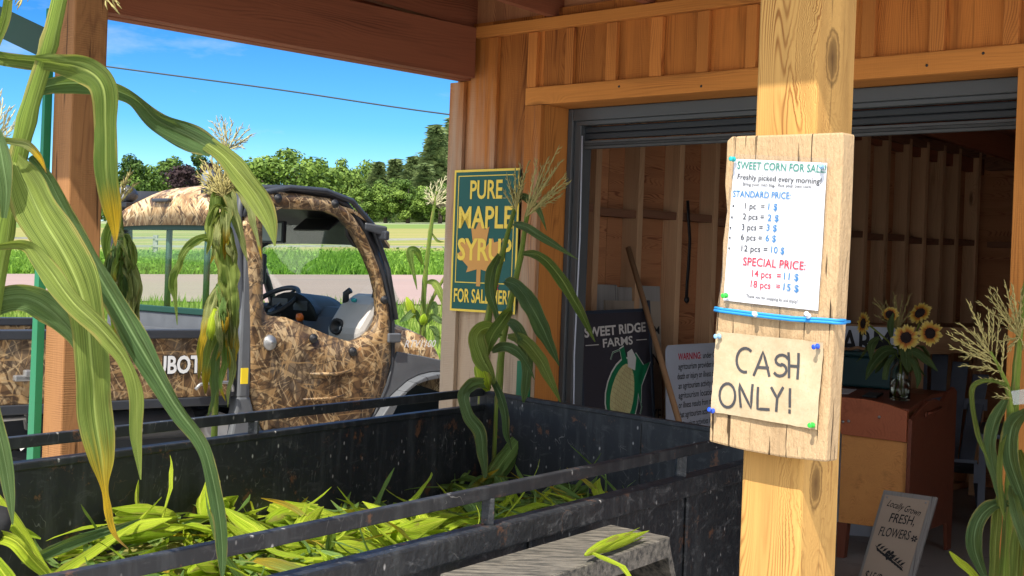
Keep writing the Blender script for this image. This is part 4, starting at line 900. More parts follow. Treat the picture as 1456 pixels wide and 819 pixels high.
# leaf lying across into the trailer
b = MB(); leaf_px(b, [(30, 800, 2.7, 6, .3), (60, 788, 2.75, 22, .4), (98, 772, 2.8, 26, .3), (140, 758, 2.85, 20, .3), (172, 748, 2.9, 11, .3), (200, 738, 2.95, 2, 0)], fold=.5); tag(b.build('corn_leaf', 'leaf_d'), 'long dark green corn leaf lying across the trailer at lower left', 'leaf')
b = MB()
leaf_px(b, [(-20, 690, 2.6, 20, .4), (20, 742, 2.6, 24, .2), (58, 800, 2.6, 18, .3), (80, 826, 2.6, 4, 0)], 0); leaf_px(b, [(-10, 760, 2.55, 30, .2), (22, 770, 2.5, 26, .5), (50, 800, 2.5, 26, .3), (90, 840, 2.5, 6, 0)], 0); leaf_px(b, [(0, 740, 2.62, 10, .2), (26, 752, 2.62, 20, .3), (58, 766, 2.64, 3, 0)], 0); leaf_px(b, [(-6, 800, 2.5, 30, .2), (14, 830, 2.48, 34, .3), (30, 870, 2.46, 20, .3)], 0)
tag(b.build('corn_husk', 'husk'), 'bright green husk with spread leaves at the lower left trailer corner', 'corn husk')

# 2 – wilted stalk beside the left post
K = stalk('wilted corn stalk hanging right behind the left timber post', at(100, 760, 5.6).xy.to_3d())
b = MB(); stem_px(b, [(92, 915, 5.6, 8), (112, 640, 5.6, 9), (140, 520, 5.6, 9), (172, 430, 5.6, 9), (172, 330, 5.6, 8), (168, 285, 5.6, 6)]); b.build('stem', 'stem', K)
for mat, P in [('leaf_dry', [(168, 322, 5.6, 6), (180, 352, 5.55, 18, .2), (192, 400, 5.5, 20, .2), (196, 440, 5.5, 16, .4), (194, 486, 5.5, 2, 0)]), ('leaf_d', [(172, 330, 5.6, 8), (166, 360, 5.58, 22, .3), (172, 410, 5.55, 22, .2), (180, 460, 5.55, 14, .6), (178, 482, 5.55, 2, 0)]),
               ('leaf_d', [(176, 350, 5.6, 8), (160, 366, 5.6, 18, .3), (158, 420, 5.6, 20, .4), (164, 470, 5.6, 3, 0)]), ('leaf_dry', [(176, 400, 5.6, 6), (188, 412, 5.5, 16, .2), (192, 450, 5.5, 15, .3), (186, 480, 5.5, 12, .2), (190, 500, 5.5, 2, 0)]),
               ('leaf_d', [(172, 366, 5.6, 8), (184, 384, 5.5, 18, .4), (184, 430, 5.5, 20, .2), (170, 468, 5.5, 12, .3), (168, 488, 5.5, 1, 0)]), ('leaf', [(170, 300, 5.6, 5), (160, 312, 5.6, 14, .3), (152, 345, 5.6, 16, .2), (158, 392, 5.6, 10, .3), (152, 420, 5.6, 1, 0)])]:
    b = MB(); leaf_px(b, P, fold=.6, ripple=.3, tip=.75, pleat=.4, sc=1.0, n=10); b.build('leaf', mat, K)
random.seed(31)
def wilted(K, n, x0, x1, y0, y1, Y, dx, Lr):
    for i in range(n):
        x = random.uniform(x0, x1); y = random.uniform(y0, y1); s_ = random.choice((-1, 1)); L = random.uniform(*Lr); w_ = random.uniform(10, 19); d = random.uniform(.2, 1)*dx*s_
        P = [(x, y, Y, 5, 0), (x+d*.6, y-6+L*.12, Y-.05, w_*.9, random.uniform(-.6, .9)), (x+d, y+L*.4, Y-.08+random.uniform(-.06, .06), w_, random.uniform(-.8, 1.2)), (x+d*.9+random.uniform(-5, 5), y+L*.75, Y-.08, w_*.6, random.uniform(-1, 1.2)), (x+d*.8+random.uniform(-8, 8), y+L, Y-.08, 1, 0)]
        b = MB(); leaf_px(b, P, fold=.6, ripple=.3, tip=random.choice([None, None, .75, .4]), pleat=.45, sc=1.0, n=8); b.build('leaf', random.choice(['leaf', 'leaf_dry', 'leaf_dry', 'husk_d']), K)
wilted(K, 11, 166, 180, 325, 440, 5.56, 16, (50, 95))
b = MB(); leaf_px(b, [(166, 430, 5.5, 6), (162, 446, 5.5, 14), (164, 470, 5.5, 12), (168, 490, 5.5, 2)], 0, fold=.6); b.build('ear', 'husk', K)
b = MB(); tassel_px(b, (168, 290), [(150, 262), (178, 256), (186, 244), (162, 250), (192, 262)], 5.6, .004); b.build('tassel', 'tassel', K)

# 3 – stalk with two tassels in front of the cab
K = stalk('drying corn stalk with two tassels standing before the cab window', at(305, 640, 6.3).xy.to_3d())
Y3 = 6.15
b = MB(); stem_px(b, [(298, 872, Y3, 8), (304, 640, Y3, 9), (310, 480, Y3, 9), (317, 350, Y3, 9), (320, 270, Y3, 7), (325, 205, Y3, 4)]); b.build('stem', 'stem', K)
for mat, tipv, P in [('leaf', None, [(316, 328, Y3-.02, 14), (320, 345, Y3-.08, 34), (326, 390, Y3-.1, 34, .1), (330, 425, Y3-.1, 28, .2), (330, 462, Y3-.1, 18, .3), (326, 500, Y3-.1, 2)]), ('leaf', None, [(316, 350, Y3, 7), (300, 341, Y3-.05, 14, .4), (283, 342, Y3-.1, 17, .5), (264, 358, Y3-.12, 16, .4), (255, 380, Y3-.12, 15, .9), (247, 400, Y3-.12, 16, .1), (250, 424, Y3-.12, 9, .3), (252, 462, Y3-.12, 1)]),
                     ('leaf_dry', .8, [(320, 262, Y3, 6), (342, 272, Y3-.05, 14, .3), (356, 300, Y3-.08, 12, .4), (366, 335, Y3-.08, 8, .6), (372, 370, Y3-.08, 1)]), ('leaf_dry', None, [(318, 268, Y3, 6), (328, 280, Y3-.05, 20, .2), (336, 310, Y3-.06, 20, .3), (346, 345, Y3-.06, 10, .5), (352, 372, Y3-.06, 1)]),
                     ('leaf', None, [(319, 300, Y3, 6), (308, 278, Y3-.04, 14, .3), (306, 300, Y3-.06, 16, .2), (303, 330, Y3-.06, 12, .3), (306, 352, Y3-.06, 1)]),
                     ('leaf_dry', .3, [(314, 400, Y3, 8), (302, 430, Y3-.04, 20, .3), (296, 465, Y3-.05, 22, .2), (290, 500, Y3-.05, 16, .5), (282, 540, Y3-.05, 2)]), ('leaf_d', None, [(312, 430, Y3, 8), (318, 470, Y3-.05, 22, .3), (308, 510, Y3-.05, 18, .5), (306, 545, Y3-.06, 15, .4), (302, 575, Y3-.06, 8, .8), (295, 592, Y3-.06, 1)]),
                     ('leaf_dry', .25, [(316, 420, Y3, 8), (330, 440, Y3-.05, 20, .3), (334, 470, Y3-.05, 18, .5), (328, 505, Y3-.05, 12, .3), (330, 540, Y3-.05, 2)]), ('leaf', .5, [(312, 450, Y3-.04, 8), (300, 490, Y3-.1, 16, .4), (294, 530, Y3-.1, 14, .3), (292, 560, Y3-.1, 2)])]:
    b = MB(); leaf_px(b, P, fold=.5, ripple=.25, tip=tipv, pleat=.34, sc=1.0, n=10); b.build('leaf', mat, K)
wilted(K, 6, 311, 322, 290, 330, Y3-.03, 16, (45, 80)); wilted(K, 9, 306, 318, 400, 480, Y3-.03, 18, (60, 110))
b = MB(); tassel_px(b, (324, 214), [(301, 172), (308, 168), (316, 166), (330, 170), (345, 178), (356, 182), (361, 190), (352, 200), (320, 176), (338, 186), (346, 208), (300, 182)], Y3, .0030); b.build('tassel', 'tassel_pale', K)
b = MB(); tassel_px(b, (318, 280), [(284, 236), (290, 228), (300, 224), (280, 250), (286, 262), (308, 222), (320, 226), (334, 236), (342, 228), (346, 246), (290, 272), (300, 268), (328, 244), (338, 258), (296, 246), (312, 240)], Y3-.05, .0040); b.build('tassel', 'tassel', K)
b = MB(); b.tube([at(306, 440, Y3-.06), at(304, 455, Y3-.08), at(300, 475, Y3-.08), at(298, 490, Y3-.08)], [.012, .024, .022, .006], 9); b.build('ear', 'husk', K)

# 4 – lone plant beyond the vehicle's hood
K = stalk('slender corn stalk growing beyond the hood by the shed corner', at(600, 520, 10.2).xy.to_3d()+Z*.02)
Y4 = 10.2
b = MB(); stem_px(b, [(597, 684, Y4, 9), (601, 470, Y4, 8), (604, 400, Y4, 7), (612, 330, Y4, 6), (618, 290, Y4, 4), (621, 272, Y4, 3)]); stem_px(b, [(602, 468, Y4+.1, 6), (609, 440, Y4+.1, 6), (620, 415, Y4+.1, 5), (638, 385, Y4+.1, 4)]); b.build('stem', 'stem', K)
for mat, P in [('leaf', [(601, 376, Y4, 4), (592, 358, Y4-.1, 14, .3), (583, 358, Y4-.15, 14, .2), (588, 385, Y4-.15, 9, .6), (593, 412, Y4-.15, 1)]), ('leaf', [(606, 402, Y4, 4), (618, 402, Y4-.1, 14, .2), (627, 418, Y4-.15, 14, .2), (634, 442, Y4-.15, 2)]), ('leaf_d', [(602, 468, Y4, 5), (590, 445, Y4-.1, 12, .3), (578, 452, Y4-.2, 12, .3), (568, 458, Y4-.2, 1)]),
               ('leaf_d', [(604, 462, Y4, 5), (614, 450, Y4-.1, 12, .3), (626, 456, Y4-.15, 12, .3), (636, 462, Y4-.15, 1)]), ('leaf_d', [(612, 440, Y4, 4), (617, 432, Y4, 12, .2), (620, 445, Y4, 10, .3), (616, 458, Y4, 1)]), ('leaf_d', [(610, 465, Y4, 4), (618, 468, Y4, 12, .2), (622, 480, Y4, 10, .3), (622, 496, Y4, 1)]), ('leaf', [(613, 330, Y4, 3), (622, 342, Y4, 5, .3), (632, 344, Y4, 1)])]:
    b = MB(); leaf_px(b, P, fold=.35, ripple=.06); b.build('leaf', mat, K)
for (a, c), (d, e) in (((588, 452), (578, 422)), ((600, 462), (604, 446))):
    b = MB(); b.tube([at(a, c, Y4-.1), at(a*.7+d*.3, c*.7+e*.3, Y4-.1), at(a*.3+d*.7, c*.3+e*.7, Y4-.1), at(d, e, Y4-.1)], [.015, .035, .03, .004], 9); b.build('ear', 'husk', K)
b = MB(); tassel_px(b, (618, 292), [(634, 250), (638, 264), (606, 272), (612, 264), (622, 258), (640, 276), (640, 286), (608, 284), (628, 270), (636, 292)], Y4, .0055, sag=.03); b.build('tassel', 'tassel_pale', K)

# 5 – pair of stems tied at the shed wall behind the trailer corner
K = stalk('green corn stalk leaning on the wall over the trailer corner by the maple sign', at(690, 600, 5.98).xy.to_3d())
Y5 = 6.0
b = MB(); stem_px(b, [(679, 850, Y5, 10), (686, 560, Y5, 11), (693, 459, Y5, 10), (713, 366, Y5-.1, 8), (730, 303, Y5-.15, 6), (738, 270, Y5-.2, 4)]); stem_px(b, [(695, 858, Y5-.1, 10), (710, 540, Y5-.1, 10), (722, 449, Y5-.15, 9), (740, 366, Y5-.2, 8), (749, 308, Y5-.25, 6), (756, 280, Y5-.25, 4)]); b.build('stem', 'stem', K)
for mat, P in [('leaf_d', [(734, 276, Y5-.2, 8), (750, 282, Y5-.25, 15, .3), (766, 298, Y5-.3, 12, .3), (777, 328, Y5-.3, 1)]), ('leaf_d', [(730, 318, Y5-.2, 8), (750, 324, Y5-.3, 18, .2), (776, 340, Y5-.35, 16, .3), (822, 369, Y5-.4, 1)]), ('leaf', [(744, 360, Y5-.25, 8), (768, 364, Y5-.35, 18, .2), (795, 392, Y5-.4, 22, .2), (822, 436, Y5-.45, 20, .3), (846, 486, Y5-.5, 2)]),
               ('leaf_d', [(718, 400, Y5-.2, 10), (736, 408, Y5-.3, 28, .2), (758, 440, Y5-.4, 34, .1), (778, 480, Y5-.4, 26, .3), (795, 520, Y5-.4, 2)]), ('leaf_d', [(710, 362, Y5-.1, 10), (700, 385, Y5-.2, 20, .3), (697, 415, Y5-.25, 20, .2), (706, 446, Y5-.25, 12, .3), (708, 472, Y5-.25, 1)]), ('leaf', [(712, 478, Y5-.2, 8), (694, 466, Y5-.3, 24, .3), (678, 478, Y5-.4, 34, .1), (684, 505, Y5-.4, 34, .2), (698, 532, Y5-.4, 16, .3), (704, 550, Y5-.4, 2)]),
               ('leaf', [(722, 478, Y5-.2, 8), (745, 484, Y5-.35, 24, .2), (768, 510, Y5-.4, 26, .3), (782, 538, Y5-.45, 18, .3), (797, 572, Y5-.45, 2)]), ('leaf_d', [(718, 455, Y5-.2, 8), (738, 468, Y5-.3, 24, .3), (750, 510, Y5-.35, 24, .2), (748, 548, Y5-.35, 20, .2), (744, 572, Y5-.35, 4)]),
               ('leaf_d', [(698, 548, Y5-.35, 10), (676, 546, Y5-.5, 26, .4), (661, 562, Y5-.6, 26, .2), (667, 590, Y5-.65, 24, .3), (683, 614, Y5-.65, 26, .2), (687, 645, Y5-.65, 20, .3), (690, 680, Y5-.65, 6)]), ('leaf_d', [(700, 540, Y5-.35, 8), (711, 562, Y5-.5, 18, .2), (719, 592, Y5-.55, 16, .4), (721, 618, Y5-.55, 12, .3), (728, 640, Y5-.55, 1)]),
               ('leaf_d', [(700, 500, Y5-.3, 8), (716, 492, Y5-.4, 20, .3), (736, 500, Y5-.45, 20, .3), (752, 522, Y5-.45, 10, .3), (760, 540, Y5-.45, 1)]), ('leaf', [(726, 440, Y5-.2, 8), (718, 452, Y5-.35, 22, .3), (700, 478, Y5-.4, 26, .2), (690, 510, Y5-.4, 10, .3), (684, 524, Y5-.4, 1)])]:
    b = MB(); leaf_px(b, P, fold=.4, ripple=.08); b.build('leaf', mat, K)
b = MB(); b.tube([at(684, 510, Y5-.3), at(684, 525, Y5-.35), at(688, 540, Y5-.4), at(694, 556, Y5-.4)], [.012, .03, .034, .01], 10); b.build('ear', 'husk', K)
b = MB(); tassel_px(b, (748, 308), [(796, 205), (800, 226), (808, 254), (812, 258), (790, 238), (780, 222), (772, 234), (806, 246), (788, 270), (776, 250), (764, 226), (800, 276)], Y5-.3, .0034, sag=.04); tassel_px(b, (734, 300), [(724, 262), (720, 250), (732, 240), (740, 232), (728, 268), (752, 228), (746, 246), (716, 274)], Y5-.25, .0032, sag=.03); b.build('tassel', 'tassel', K)
gb = MB(); gp = tq(.47, -.06, .15); gb.box(gp, T*.055, V*.03, Z*1.02); tag(gb.build('green_metal_post', 'green'), 'short green metal post standing against the shed wall behind the corn', 'post')

# 6 – stalk tied to the right door jamb
K = stalk('corn stalk with a wide spreading tassel tied to the right door jamb', at(1440, 900, 4.42).xy.to_3d()+Z*.15)
Y6 = 4.42
b = MB(); stem_px(b, [(1436, 1042, Y6, 16), (1438, 819, Y6, 17), (1440, 700, Y6, 16), (1441, 600, Y6, 14), (1446, 520, Y6, 11), (1453, 440, Y6, 8), (1462, 380, Y6, 5)]); stem_px(b, [(1420, 1048, Y6-.05, 14), (1428, 819, Y6-.05, 14), (1436, 690, Y6-.05, 13), (1437, 600, Y6-.05, 11), (1431, 547, Y6-.06, 7), (1408, 500, Y6-.08, 4)]); b.build('stem', 'stem', K)
for mat, P in [('leaf', [(1437, 552, Y6-.06, 5), (1412, 542, Y6-.1, 10, .6), (1386, 548, Y6-.15, 12, .4), (1383, 572, Y6-.15, 11, .5), (1392, 618, Y6-.15, 11, .6), (1408, 662, Y6-.15, 1)]), ('leaf_d', [(1430, 568, Y6-.06, 12), (1414, 600, Y6-.12, 26, .3), (1408, 640, Y6-.14, 24, .2), (1420, 690, Y6-.14, 20, .5), (1430, 728, Y6-.14, 2)]), ('leaf_d', [(1458, 586, Y6, 16), (1440, 606, Y6-.12, 30, .2), (1436, 650, Y6-.15, 32, .1), (1452, 700, Y6-.15, 22, .3), (1466, 744, Y6-.15, 2)]),
               ('leaf_d', [(1434, 716, Y6-.06, 12), (1408, 722, Y6-.14, 26, .5), (1390, 745, Y6-.17, 30, .2), (1386, 780, Y6-.17, 30, .2), (1400, 819, Y6-.17, 12, .2)]), ('leaf', [(1424, 690, Y6-.06, 8), (1420, 720, Y6-.12, 18, .3), (1416, 770, Y6-.14, 20, .3), (1412, 830, Y6-.14, 18, .2), (1400, 880, Y6-.14, 2)]), ('leaf', [(1430, 600, Y6-.1, 10), (1424, 650, Y6-.17, 16, .8), (1424, 700, Y6-.18, 14, .8), (1428, 740, Y6-.18, 2)]),
               ('husk', [(1350, 784, Y6-.3, 3), (1362, 796, Y6-.3, 15, .3), (1380, 812, Y6-.28, 16, .2), (1408, 850, Y6-.2, 10, .3), (1426, 900, Y6-.1, 6)]), ('leaf', [(1450, 640, Y6, 8), (1462, 690, Y6-.1, 26, .2), (1450, 760, Y6-.12, 28, .2), (1446, 819, Y6-.12, 26, .2), (1440, 900, Y6-.12, 4)]), ('leaf_d', [(1438, 690, Y6-.08, 10), (1446, 730, Y6-.2, 24, .3), (1462, 780, Y6-.2, 20, .3)])]:
    b = MB(); leaf_px(b, P, fold=.4, ripple=.08); b.build('leaf', mat, K)
b = MB(); tassel_px(b, (1431, 547), [(1375, 428, 1405, 492), (1363, 458, 1412, 505), (1355, 467, 1412, 508), (1345, 474, 1414, 512), (1350, 493, 1418, 520), (1370, 508, 1404, 500), (1366, 519, 1422, 528), (1394, 540, 1428, 542), (1406, 440, 1406, 496), (1413, 441, 1410, 500), (1390, 449, 1402, 490), (1420, 452, 1416, 512), (1428, 478, 1424, 530), (1415, 540, 1436, 556), (1416, 563, 1438, 566), (1398, 520, 1420, 530), (1384, 470, 1410, 506), (1366, 488, 1416, 518)], Y6-.08, .0026, sag=.02)
tassel_px(b, (1450, 480), [(1428, 400), (1412, 407), (1405, 410), (1390, 427), (1404, 420), (1418, 440), (1436, 420), (1440, 404), (1452, 410), (1462, 430), (1428, 452), (1434, 496), (1460, 500), (1420, 486)], Y6-.02, .0026, sag=.02); b.build('tassel', 'tassel', K)
b = MB(); b.hexa([at(1436, 576, Y6-.03), at(1464, 574, Y6-.03), at(1466, 552, Y6-.03), at(1438, 556, Y6-.03), at(1436, 576, Y6-.04), at(1464, 574, Y6-.04), at(1466, 552, Y6-.04), at(1438, 556, Y6-.04)]); b.build('tape', 'tape', K)
b = MB(); b.tube([at(1434, 708, Y6-.04), at(1446, 711, Y6-.06), at(1462, 712, Y6-.04)], .008, 6); b.build('tie', 'sticker', K)

# ---------------------------------------------------------------- maple syrup sign on the wall
o = onp(649, 440, tq(0, -.028), V); f = Frame(tq(.018, -.0285, 1.366), T, Z)
SGN = thing('maple_syrup_sign', 'green and yellow sign reading PURE MAPLE SYRUP FOR SALE HERE on the shed wall', 'sign', f.o)
w_, h_ = .405, .634
def rect(b, f, x0, y0, x1, y1, z0, z1, mi=0): b.box(f.p(x0, y0, z0), f.x*(x1-x0), f.y*(y1-y0), f.n*(z1-z0), mi)
b = MB(); rect(b, f, 0, 0, w_, h_, 0, .006); b.build('panel', 'signgreen', SGN, bevel=.001)
b = MB()
for x0, y0, x1, y1 in ((0, 0, w_, .010), (0, h_-.010, w_, h_), (0, .010, .010, h_-.010), (w_-.010, .010, w_, h_-.010)): rect(b, f, x0, y0, x1, y1, .0062, .0072)
for x0, y0, x1, y1 in ((.026, .128, w_-.026, .132), (.026, h_-.030, w_-.026, h_-.026), (.026, .132, .030, h_-.030), (w_-.030, .132, w_-.026, h_-.030)): rect(b, f, x0, y0, x1, y1, .0062, .0070)
b.build('border', 'yellow', SGN)
lf = [(0, -.16), (.012, -.16), (.012, -.085), (.075, -.10), (.065, -.075), (.135, -.02), (.115, -.008), (.13, .045), (.085, .035), (.078, .055), (.035, .012), (.055, .105), (.028, .092), (0, .145)]
lf = [(x, y) for x, y in lf]+[(-x, y) for x, y in lf[::-1][1:]]
b = MB(); b.poly([f.p(.175+x*1.05, .275+y*1.0, .0078) for x, y in lf[::-1]]); b.build('maple_leaf', 'orange', SGN)
b = MB()
b.text(f, 'PURE', .203, .505, .115, align='CENTER', bold=.02, z=.0085, width=.20); b.text(f, 'MAPLE', .203, .375, .135, align='CENTER', bold=.022, z=.0085, width=.335); b.text(f, 'SYRUP', .203, .232, .135, align='CENTER', bold=.022, z=.0085, width=.335)
b.text(f, 'FOR SALE HERE', .203, .042, .085, align='CENTER', bold=.02, z=.0085, width=.36); b.build('lettering', 'yellow', SGN)
b = MB(); rect(b, f, .268, .135, .274, .19, .0085, .0095); b.text(f, 'x', .28, .10, .05, z=.0085); b.build('red_mark', 'red', SGN)

# ---------------------------------------------------------------- board on the golden post
pf = Frame(tq(3.01, -2.10-.002, 0), T, Z)            # front face of the post, looking at the camera
BQ = -2.147                                          # front face of the board
c_tl, c_tr, c_bl = [onp(*p, tq(0, BQ), V) for p in ((1034, 194), (1201, 187), (1008, 628))]
bl = Frame(c_bl, T, Z)
def bxy(px, py):
    d = onp(px, py, tq(0, BQ), V)-c_bl; return d.dot(T), d.z
out = [bxy(*p) for p in ((1008, 628), (1060, 641), (1110, 650), (1174, 657), (1180, 560), (1188, 440), (1194, 330), (1199, 188), (1120, 191), (1060, 193), (1040, 194), (1033, 200), (1032, 230), (1030, 262), (1033, 300), (1027, 345), (1026, 390), (1020, 430), (1016, 480), (1015, 530), (1010, 575))]
b = MB(); vs = [bl.p(x, y, 0) for x, y in out]+[bl.p(x, y, -.044) for x, y in out]; n = len(out)
co = [(y+3, x+2, 0) for x, y in out]+[(y+3, x+2, .044) for x, y in out]
b.add(vs, [list(range(n)), list(range(2*n-1, n-1, -1))]+[((i+1) % n, i, i+n, (i+1) % n+n) for i in range(n)], 0, co, .5)
SB = tag(b.build('sign_board', 'signboard', bevel=.004), 'thick rough sawn board fixed to the golden post', 'board')
sh = Frame(bl.p(0, 0, .0035), T, Z)
pq = lambda pts: [bxy(*p) for p in pts]
SHT = thing('price_sheet', 'white printed SWEET CORN FOR SALE price sheet in a clear sleeve', 'price list', c_bl)
def curl_sheet(pts, z, n=14, amp=.002, mat='paper', name='paper', parent=None, jag=0.0):
    (x0, y0), (x1, y1), (x2, y2), (x3, y3) = pts; b = MB(); vs = []
    for j in range(n+1):
        for i in range(n+1):
            s, r = i/n, j/n; x = (x0*(1-s)+x1*s)*(1-r)+(x3*(1-s)+x2*s)*r; y = (y0*(1-s)+y1*s)*(1-r)+(y3*(1-s)+y2*s)*r
            ed = jag if (i in (0, n) or j in (0, n)) else 0
            vs.append(sh.p(x+random.uniform(-ed, ed), y+random.uniform(-ed, ed), z+amp*(mnoise.noise((x*14, y*14, .9))+.5)))
    b.add(vs, [(j*(n+1)+i, j*(n+1)+i+1, (j+1)*(n+1)+i+1, (j+1)*(n+1)+i) for j in range(n) for i in range(n)], smooth=True)
    return b.build(name, mat, parent)
# sheet corners: bl, br, tr, tl
curl_sheet(pq([(1030, 427), (1165, 442), (1178, 232), (1046, 226)]), .000, mat='paper', parent=SHT, amp=.0012)
curl_sheet(pq([(1024, 436), (1166, 455), (1184, 226), (1044, 219)]), .0030, mat='sleeve', name='plastic_sleeve', parent=SHT, amp=.0012)
def lettering(mat, items, z=.0022, parent=SHT, name='lettering', bold=.012):
    b = MB()
    for txt, (x0, y0), (x1, y1), hpx in items:
        p0, p1 = Vector(bxy(x0, y0)), Vector(bxy(x1, y1)); d = p1-p0; size = hpx*2.66/FPX/.70
        b.text(sh, txt, p0.x, p0.y, size, bold=bold, z=z, rot=math.atan2(d.y, d.x), width=d.length)
    return b.build(name, mat, parent)
lettering('teal_ink', [('SWEET CORN FOR SALE!', (1050, 240), (1176, 246), 11)])
lettering('blue', [('STANDARD PRICE:', (1044, 280), (1126, 283), 9.5), ('1 $', (1092, 298), (1105, 299), 9.5), ('2 $', (1093, 314), (1109, 315), 9.5), ('3 $', (1091, 328), (1106, 329), 9.5), ('6 $', (1090, 343), (1105, 344), 9.5), ('10 $', (1096, 359), (1115, 361), 9.5), ('11 $', (1114, 397), (1135, 399), 10), ('15 $', (1113, 412), (1135, 415), 10)], bold=.013)
lettering('ink', [('Freshly picked every morning!', (1050, 255), (1169, 262), 8.5), ('Bring your own bag.  Pick your own corn.', (1058, 264), (1156, 268), 5), ('1 pc  =', (1059, 297), (1087, 298), 9), ('2 pcs =', (1058, 312), (1088, 313), 9), ('3 pcs =', (1056, 327), (1086, 328), 9), ('6 pcs =', (1055, 341), (1085, 343), 9), ('12 pcs =', (1054, 357), (1091, 359), 9), ('Thank you for stopping by and enjoy!', (1063, 423), (1136, 431), 5)], bold=.008)
lettering('red', [('SPECIAL PRICE:', (1058, 377), (1147, 384), 12), ('14 pcs  =', (1069, 393), (1110, 397), 10), ('18 pcs  =', (1067, 408), (1109, 412), 10)], bold=.012)
b = MB()
for p in ((1045, 293), (1043, 309), (1041, 324), (1040, 338), (1039, 353)):
    x, y = bxy(*p); b.poly([sh.p(x+.0022*math.cos(a*.785), y+.0022*math.sin(a*.785), .0022) for a in range(8)])
b.build('bullets', 'ink', SHT)
CN = thing('cash_only_note', 'tan parchment note hand lettered CASH ONLY! pinned below the price sheet', 'note', c_bl)
curl_sheet(pq([(1013, 585), (1165, 611), (1174, 487), (1022, 471)]), .001, mat='parch', parent=CN, amp=.005, n=16, jag=.0008)
def hand(items, wd, parent, mat='marker', z=.0085):
    b = MB()
    zf = lambda x, y: .0021+.005*(mnoise.noise((x*14, y*14, .9))+.5)
    for st in items:
        q_ = [bxy(*p) for p in st]; q2 = []
        for u_, v_ in zip(q_, q_[1:]): q2 += [(u_[0]+(v_[0]-u_[0])*i/4, u_[1]+(v_[1]-u_[1])*i/4) for i in range(4)]
        b.stroke(sh, q2+[q_[-1]], wd, zf=zf)
    return b.build('lettering', mat, parent)
arc = lambda cx, cy, rx, ry, a0, a1, n=14: [(cx+rx*math.cos(R_(a0+(a1-a0)*i/n)), cy+ry*math.sin(R_(a0+(a1-a0)*i/n))) for i in range(n+1)]
hand([arc(1062, 512, 12, 17, -50, -280), [(1075, 533), (1087, 500), (1097, 534)], [(1079, 522), (1095, 523)], arc(1114, 512, 9, 7.5, -20, -265, 8)+arc(1112, 526, 9, 8.5, -80, 150, 8), [(1124, 502), (1125, 536)], [(1138, 503), (1137, 538)], [(1125, 520), (1137, 521)],
      arc(1038, 562, 11.5, 17, 0, 360, 18), [(1057, 578), (1055, 545), (1072, 580), (1074, 547)], [(1082, 551), (1081, 581), (1097, 582)], [(1101, 551), (1109, 566), (1117, 551)], [(1109, 566), (1107, 584)], [(1127, 553), (1126, 578)], [(1125.5, 583), (1125.2, 586.5)]], .0055, CN)
def pin(px, py, mat, label, k=1.0):
    x, y = bxy(px, py); o = sh.p(x, y, .004); n_ = (sh.n+Vector((random.uniform(-.3, .3), random.uniform(-.3, .1), random.uniform(-.2, .4)))).normalized()
    t = thing('push_pin', label, 'push pin', o, group='push pins on the post board')
    MB().lathe(o, n_, [(.0052, .004), (.0054, .006), (.003, .0075), (.0028, .0125), (.0046, .014), (.0048, .0165), (.003, .0172)], 12).build('head', mat, t); MB().tube([o-n_*.006, o+n_*.005], .0007, 5).build('needle', 'metal', t)
pin(1048, 227, 'pin_teal', 'teal push pin at the top left of the price sheet'); pin(1172, 238, 'pin_pale', 'pale blue push pin at the top right of the price sheet'); pin(1037, 420, 'pin_green', 'green push pin at the lower left of the price sheet')
pin(1078, 448, 'pin_white', 'clear push pin under the middle of the price sheet'); pin(1154, 451, 'pin_white', 'clear push pin under the lower right of the price sheet'); pin(1028, 478, 'pin_pale', 'light blue push pin at the top left of the cash note')
pin(1168, 492, 'pin_blue', 'blue push pin at the top right of the cash note'); pin(1019, 585, 'pin_blue', 'blue push pin at the lower left of the cash note'); pin(1160, 604, 'pin_green', 'bright green push pin at the lower right of the cash note')
b = MB(); P = [sh.p(*bxy(px, py), z) for px, py, z in ((1018, 441, .000), (1030, 443, .004), (1078, 449, .006), (1130, 455, .006), (1180, 458, .004), (1192, 459.5, .002))]
e = tq(3.151, -2.105, P[-1].z-.001); P += [sh.p(bxy(1191, 459)[0]+.006, bxy(1191, 459)[1], -.02), e+T*.004, tq(3.155, -2.0, e.z), tq(3.155, -1.955, e.z), tq(3.0, -1.955, e.z), tq(3.004, -2.10, e.z), sh.p(-.003, bxy(1018, 441)[1], -.03), P[0]]
b.tube(P, .0032, 7); b.tube([p+Z*.005 for p in P[:8]], .0028, 7); tag(b.build('blue_cord', 'bluecord'), 'bright blue cord tied round the board and the golden post', 'cord')

# ---------------------------------------------------------------- utility vehicle
VO = at(350, 500, 7.6); VO.z = 0
ang = math.atan2(V.y, V.x)
VH = thing('utility_vehicle', 'camouflage utility vehicle with cab and cargo bed parked outside the shed', 'utility vehicle', VO, local=True, rotz=ang)
def vs2(px, py, y=0.0):
    P = onp(px, py, VO+U*y, U)-VO; return (P.dot(V), P.z)
def vr2(px, py, x=0.0):
    P = onp(px, py, VO+V*x, V)-VO; return (P.dot(U), P.z)
X3 = lambda x, y, z: Vector((x, y, z))
WV = 1.36
def extr(b, pts, y0, y1, mi=0): b.prism([X3(x, y0, z) for x, z in pts], (0, y1-y0, 0), mi)
